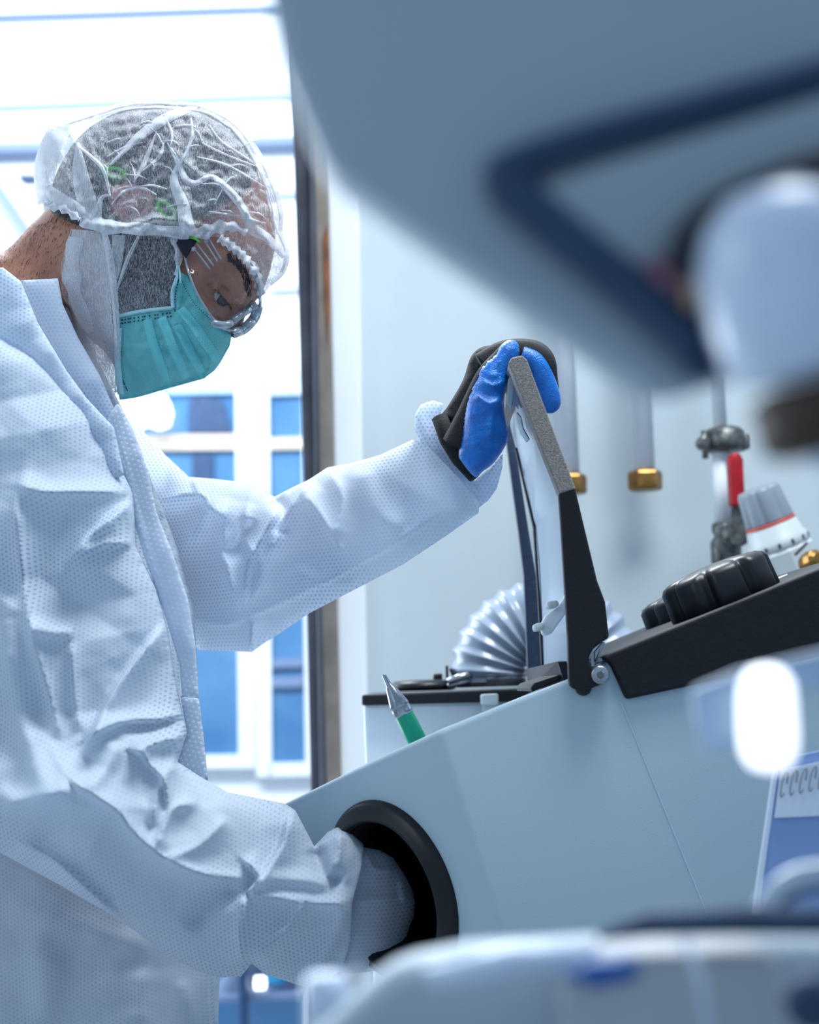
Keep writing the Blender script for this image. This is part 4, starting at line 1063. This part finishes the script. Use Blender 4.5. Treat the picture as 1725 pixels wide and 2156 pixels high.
def fs_rel(X, Y): return 2.6 * creases(X, Y, FR) + .004 * tin(X / 110, Y / 80, 31) + .0015 * tin(X / 46, Y / 60, 5)
fsd, FF = blow(fs_poly, fd, 6, 1.25, .085, free=(14, 15, 16, 17, 28, 29), relief=fs_rel, closed_ends=False)
addp('far_sleeve', fsd, 'cloth2', cover)
cf_poly = [(873, 905), (874, 872), (886, 852), (912, 843), (934, 850), (926, 880), (940, 920), (968, 968), (1000, 1012), (1030, 985), (1059, 955), (1058, 985), (1046, 1030), (1028, 1054), (1000, 1076), (960, 1030), (912, 975)]
cfd, CFF = blow(cf_poly, lambda x, y: 1.232, 5, 1.2, .05, relief=lambda X, Y: creases(X, Y, [([(885, 870), (900, 930), (960, 1010), (1005, 1060)], 3, 12, 'soft'), ([(935, 1000), (975, 1010), (1015, 1040)], 2.5, 7, 'ridge')]) + .0012 * tin(X / 24, Y / 24, 3))
addp('far_cuff', cfd, 'cloth2', cover, label='turned back white cuff')
# near cuff going into the port
nc_poly = [(735, 1800), (768, 1784), (800, 1790), (828, 1806), (850, 1838), (868, 1872), (874, 1900), (872, 1930), (862, 1952), (858, 1990), (852, 2030), (800, 2044), (740, 2050), (700, 2045), (715, 1950), (730, 1880)]
ncd, NCF = blow(nc_poly, lambda x, y: 1.205 + .02 * max(0, (x - 740) / 130), 5, 1.3, .05, relief=lambda X, Y: creases(X, Y, [([(768, 1790), (790, 1830), (830, 1830)], 4, 9, 'ridge'), ([(742, 1900), (800, 1892), (872, 1890)], 3, 8, 'ridge'), ([(845, 1850), (852, 1900)], 3, 7, 'soft')]) + .002 * tin(X / 40, Y / 30, 9))
addp('near_cuff', ncd, 'cloth2', cover)
# standing collar and front flap
col_poly = [(44, 590), (122, 586), (132, 640), (165, 712), (210, 790), (236, 850), (262, 905), (228, 896), (170, 824), (110, 740), (70, 660)]
cold, CLF = blow(col_poly, lambda x, y: 1.235, 6, .9, .04, relief=lambda X, Y: .002 * tin(X / 40, Y / 60, 2))
addp('collar', cold, 'cloth2', cover)
lap_poly = [(-20, 566), (6, 563), (44, 592), (80, 680), (140, 780), (182, 838), (240, 900), (262, 1000), (240, 1010), (150, 850), (60, 760), (-10, 720)]
lapd, _ = blow(lap_poly, lambda x, y: 1.165, 6, .8, .03, relief=lambda X, Y: .002 * tin(X / 50, Y / 50, 7))
addp('lapel', lapd, 'cloth', cover)
pl_poly = [(226, 880), (248, 846), (282, 908), (312, 990), (330, 1080), (362, 1160), (396, 1262), (412, 1360), (419, 1470), (384, 1468), (378, 1400), (352, 1310), (300, 1160), (262, 1030)]
pld, _ = blow(pl_poly, lambda x, y: 1.19, 6, .5, .02, relief=lambda X, Y: .0012 * tin(X / 40, Y / 80, 7) + creases(X, Y, [([(248, 905), (272, 1010), (300, 1130), (345, 1260)], 3, 6, 'ridge')]))
addp('placket', pld, 'clothflap', cover, label='front placket with raised dots')
pl2_poly = [(380, 1466), (419, 1468), (430, 1560), (438, 1644), (420, 1646), (372, 1608), (380, 1580), (394, 1545)]
pld2, _ = blow(pl2_poly, lambda x, y: 1.20, 6, .5, .02, relief=lambda X, Y: .0012 * tin(X / 30, Y / 80, 3))
addp('lower_placket', pld2, 'clothflap', cover)

# --- gloved left hand gripping the lid
GD = 1.20
g = lambda x, y, d=GD: P(x, y, d)
px = GD / FPX
bk_poly = [(922, 888), (945, 852), (975, 800), (990, 755), (1008, 734), (1032, 727), (1060, 728), (1085, 735), (1080, 790), (1050, 850), (1010, 920), (1000, 1004), (985, 985), (960, 960), (935, 920)]
bkd, BKF = blow(bk_poly, lambda x, y: 1.225, 5, 1.3, .035, smooth=True, relief=lambda X, Y: .0008 * smoothn(X / 12, Y / 12, 3))
glv_parts = [bkd]
# four fingers over the top edge and down the outer side, one behind the other
for i, (dd, sh) in enumerate(((0.0, 0), (.021, 6), (.042, 8), (.063, 2))):
    D0 = 1.205 + dd
    pts = [g(1015, 772, D0), g(1062, 748 - sh * .3, D0), g(1116, 748 - sh * .5, D0), g(1142, 768 - sh, D0), g(1152, 808 - sh, D0), g(1157, 836 - sh * 2, D0)]
    glv_parts.append(finger(pts, [.0105, .0106, .0108, .0100, .0084, .0076]))
# thumb of the knit liner
glv_parts.append(finger([g(975, 940, 1.19), g(1000, 880, 1.185), g(1030, 800, 1.18), g(1058, 760, 1.182), g(1074, 738, 1.184)], [.016, .014, .011, .009, .0078]))
glove = addp('glove', join(glv_parts), 'glove', label='black knit glove')
pm_poly = [(1000, 1004), (972, 972), (966, 955), (972, 920), (976, 880), (985, 840), (1000, 800), (1020, 765), (1044, 745), (1056, 726), (1072, 716), (1086, 718), (1093, 730), (1092, 752), (1074, 770), (1070, 800), (1062, 840), (1064, 880), (1070, 915), (1064, 940), (1040, 975), (1018, 992)]
PMR = [([(1000, 830), (1030, 850), (1058, 838)], 4, 9, 'ridge'), ([(1010, 800), (1040, 812), (1066, 800)], 3, 8, 'ridge'), ([(1025, 790), (1050, 790)], 2, 6, 'ridge'), ([(1058, 842), (1040, 880), (1035, 930)], 3, 10, 'right'), ([(996, 850), (990, 900), (1000, 950)], 2, 14, 'soft')]
pmd, PMF = blow(pm_poly, lambda x, y: 1.178, 4, 1.5, .032, smooth=True, relief=lambda X, Y: creases(X, Y, PMR) + .0004 * smoothn(X / 7, Y / 7, 3))
coat_parts = [pmd]
for i, dd in enumerate((0.0, .021, .042, .063)):
    D0 = 1.198 + dd
    coat_parts.append(finger([g(1096, 752, D0), g(1122, 764, D0), g(1138, 792, D0), g(1152, 826, D0), g(1157, 846, D0)], [.0088, .0092, .0094, .0092, .0088]))
addp('latex_coating', join(coat_parts), 'coating', glove, label='blue latex palm and finger coating')
tw = []
addp('glove_cuff', tube([g(925, 878, 1.215), g(945, 925, 1.21), g(970, 965, 1.21), g(1000, 1005, 1.205)], [.006, .007, .007, .005], 12), 'glove', glove)

# ================================================================== FOREGROUND (very close to the lens)
t = thing('microscope_head', 'large blue grey instrument housing looming out of focus at top right', 'instrument', PY(1200, 500, .34))
meshobj('housing', *slab([(545, -260), (562, 0), (585, 110), (638, 244), (686, 350), (1005, 572), (1362, 812), (1420, 822), (1500, 795), (1900, 690), (1900, -260)], .32, .338, .004, 3), 'mach', t)
meshobj('panel', *slab([(1110, 400), (1250, 350), (1760, 190), (1900, 190), (1900, 560), (1465, 620), (1440, 640), (1300, 540)], .312, .322, .003), 'machin', t)
def sp(L, Y): return [PY(x, y, Y) for x, y in L]
meshobj('gasket_and_shade', *join([tube(sp(catmull([(1900, 110), (1725, 160), (1500, 222), (1250, 290), (1090, 345), (1060, 385), (1180, 480), (1330, 590), (1460, 700), (1480, 800)], 8), .315), .0036, 14),
                         tube(sp(catmull([(1060, 385), (1180, 490), (1330, 610), (1470, 740)], 6), .314), .0048, 14)]), 'machdark', t)  # dark tubes stand in for the shaded walls of the panel recess
c = PY(1660, 580, .30)
axk = Vector((-.25, -.1, 1)).normalized(); 
t2 = thing('white_focus_knob', 'large white rounded knob out of focus at the right edge', 'knob', c)
meshobj('cap', *lathe([(.001, .0175), (.008, .0165), (.0135, .012), (.0168, .004), (.0172, -.006), (.0165, -.014), (.0135, -.0185), (.006, -.020)], c, axk, 48), 'whiteknob', t2)
meshobj('collar', *tube(sp(catmull([(1900, 300), (1725, 345), (1590, 395), (1490, 450), (1440, 510), (1425, 570)], 8), .306), [.0026] * 41, 14), 'blackplastic', t2)
meshobj('knurled_ring', *lathe([(.012, -.018), (.0165, -.020), (.0165, -.030), (.012, -.032)], c + Vector((.004, .004, -.001)), axk, 40), 'brown', t2)
meshobj('mauve_tab', *slab([(1350, 545), (1430, 530), (1455, 590), (1440, 625), (1390, 590)], .308, .318, .002), 'pink', t2)
meshobj('tan_tab', *slab([(1440, 590), (1475, 585), (1480, 640), (1455, 650)], .307, .315, .002), 'tan', t2)
c = PY(1738, 930, .34)
t = thing('white_ball', 'small white round knob cut by the right edge', 'knob', c)
meshobj('ball', *lathe([(.0055 * math.sin(a), -.0062 * math.cos(a)) for a in np.linspace(.05, math.pi - .05, 16)], c, (0, 0, 1), 30), 'whiteknob', t)
meshobj('neck', *tube([c + Vector((0, .003, 0)), c + Vector((.02, .006, 0))], .0025, 12), 'brown', t)
# tall white knob lower right; its glow stands in for a bright highlight
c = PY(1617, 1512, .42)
t = thing('glowing_white_knob', 'white oblong knob glowing in place of a highlight, on a pale arm, out of focus', 'lamp', c)
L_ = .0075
meshobj('grip', *lathe([(.0012, .0135), (.0045, .0125), (.0068, .009), (.0072, .004), (.0074, -.004), (.0070, -.009), (.0048, -.0125), (.0012, -.0135)], c, (.02, 0, 1), 36), emit('white_highlight_glow', (246, 250, 255), 1.3), t)
meshobj('arm', *slab([(1460, 1452), (1560, 1410), (1900, 1330), (1900, 1420), (1700, 1450), (1560, 1560), (1500, 1590), (1470, 1540)], .45, .455, .001), clear('hazy_arm', (200, 220, 240), .1, .4, milky=.4, rough=.3), t)
# spiral card
t = thing('spiral_card', 'blue card with a white spiral bound edge at the right', 'card', PY(1700, 1960, .98))
meshobj('card', *slab([(1640, 1600), (1850, 1555), (1850, 1960), (1588, 1960), (1612, 1790)], .985, .988), 'bluecard', t, False)
meshobj('edge', *slab([(1634, 1600), (1642, 1600), (1592, 1960), (1580, 1960), (1606, 1790)], .984, .989), 'whitecard', t, False)
meshobj('label_strip', *slab([(1645, 1622), (1850, 1578), (1850, 1712), (1632, 1722)], .982, .984), 'whitecard', t, False)
parts = []
for i in range(12):
    x = 1650 + i * 20; y = 1625 - i * 4
    c = PY(x, y + 26, .98)
    parts.append(tube([c + Vector((math.cos(a) * .0016 + .002 * math.sin(a), -.002 + .002 * math.cos(a) * .3, math.sin(a) * .0075)) for a in np.linspace(0, 5.6, 18)], .0005, 6))
meshobj('spiral', *join(parts), 'greyplastic', t)
# instrument stage along the bottom
t = thing('instrument_stage', 'pale blurred instrument stage along the bottom edge', 'instrument', PY(1300, 2150, .42))
meshobj('plate', *slab([(640, 2200), (740, 2110), (830, 2030), (1000, 1998), (1330, 1980), (1900, 1980), (1900, 2500), (640, 2500)], .42, .44, .006), 'mach', t)
meshobj('rail', *tube(sp([(1260, 1975), (1360, 1945), (1560, 1938), (1900, 1940)], .40), [.001, .0032, .0036, .0036], 14), 'machdark', t)
meshobj('pale_block', *slab([(1190, 2010), (1640, 2000), (1700, 2300), (1190, 2300)], .40, .43, .004), mat('beige_grey_block', (176, 180, 184), .6), t)
meshobj('light_bar', *tube(sp([(900, 2060), (1080, 2020), (1260, 2010)], .40), [.003, .0036, .003], 14), 'whiteknob', t)
meshobj('guide_wire', *tube(sp([(1440, 1975), (1475, 2060), (1492, 2180)], .385), .0009, 8), 'whiteknob', t)
c = PY(1282, 2046, .385)
t2 = thing('blue_cap', 'deep blue cap blurred on the stage', 'cap', c)
meshobj('cap', *lathe([(.001, .007), (.0028, .006), (.0032, 0), (.0032, -.005), (.0012, -.0068)], c, (1, 0, .12), 24), 'bluecap', t2)
meshobj('nib', *tube([c, c + Vector((-.011, 0, -.001))], .0012, 10), 'bluecap', t2)
t2 = thing('ring_handle', 'pale curved ring handle blurred at lower right', 'handle', PY(1700, 1930, .46))
meshobj('ring', *tube(sp(catmull([(1600, 1960), (1616, 1900), (1660, 1855), (1725, 1835), (1830, 1840)], 8), .46), .0030, 14), 'duct', t2)
meshobj('inner_ring', *tube(sp(catmull([(1628, 1962), (1646, 1912), (1690, 1880), (1830, 1866)], 8), .462), .0013, 12), 'darkblue', t2)
c = PY(1712, 2110, .37)
t2 = thing('dark_knob', 'dark round knob blurred in the bottom right corner', 'knob', c)
meshobj('grip', *lathe([(.003, -.004), (.0062, -.003), (.0066, 0), (.0062, .003), (.003, .004)], c, (0, 1, .1), 30, 10, .1), 'machdark', t2)
meshobj('stem', *tube([c, c + Vector((0, .012, 0))], .002, 10), 'machdark', t2)
c = PY(688, 2100, .44)
t2 = thing('white_thumbscrew', 'white blurred thumbscrew at the bottom beneath the sleeve', 'knob', c)
meshobj('head', *lathe([(.003, .0065), (.0052, .006), (.0060, .003), (.0060, -.012)], c, (0, 0, 1), 30), 'whiteknob', t2)
meshobj('shadow_bar', *tube([c + Vector((.008, .004, .006)), c + Vector((.008, .004, -.014))], .0022, 12), 'greyplastic', t2)  # grey tube stands in for the shadow right of the head
# something green and blue low behind
t2 = thing('green_hose', 'green hose end low behind the stage', 'hose', PY(886, 2150, 1.35))
meshobj('hose', *tube(sp([(896, 2060), (884, 2110), (874, 2190)], 1.35), .0085, 16), mat('dull_green', (120, 196, 180), .5), t2)
t2 = thing('far_trolley', 'blue and grey trolley with bright lamp beneath the sleeve', 'trolley', PY(560, 2150, 3.2))
meshobj('shelf', *join([slab([(440, 2096), (640, 2088), (640, 2106), (440, 2114)], 3.2, 3.6, .004), slab([(440, 2010), (640, 2004), (640, 2018), (440, 2024)], 3.2, 3.6, .004)]), 'farband', t2, False)
meshobj('post', *slab([(500, 1980), (518, 1980), (522, 2200), (504, 2200)], 3.18, 3.22, .004), 'darkblue', t2, False)
meshobj('back', *slab([(430, 1980), (640, 1975), (640, 2200), (430, 2200)], 3.6, 3.62), 'farblue', t2, False)
meshobj('cyan_bin', *slab([(560, 2030), (600, 2028), (602, 2090), (562, 2092)], 3.3, 3.45, .01), mat('cyan_bin', (60, 180, 230), .4), t2, False)
meshobj('lamp', *lathe([(.004, -.012), (.014, -.01), (.014, .01), (.004, .012)], PY(548, 2070, 3.25), (1, 0, 0), 16), 'lamp', t2)
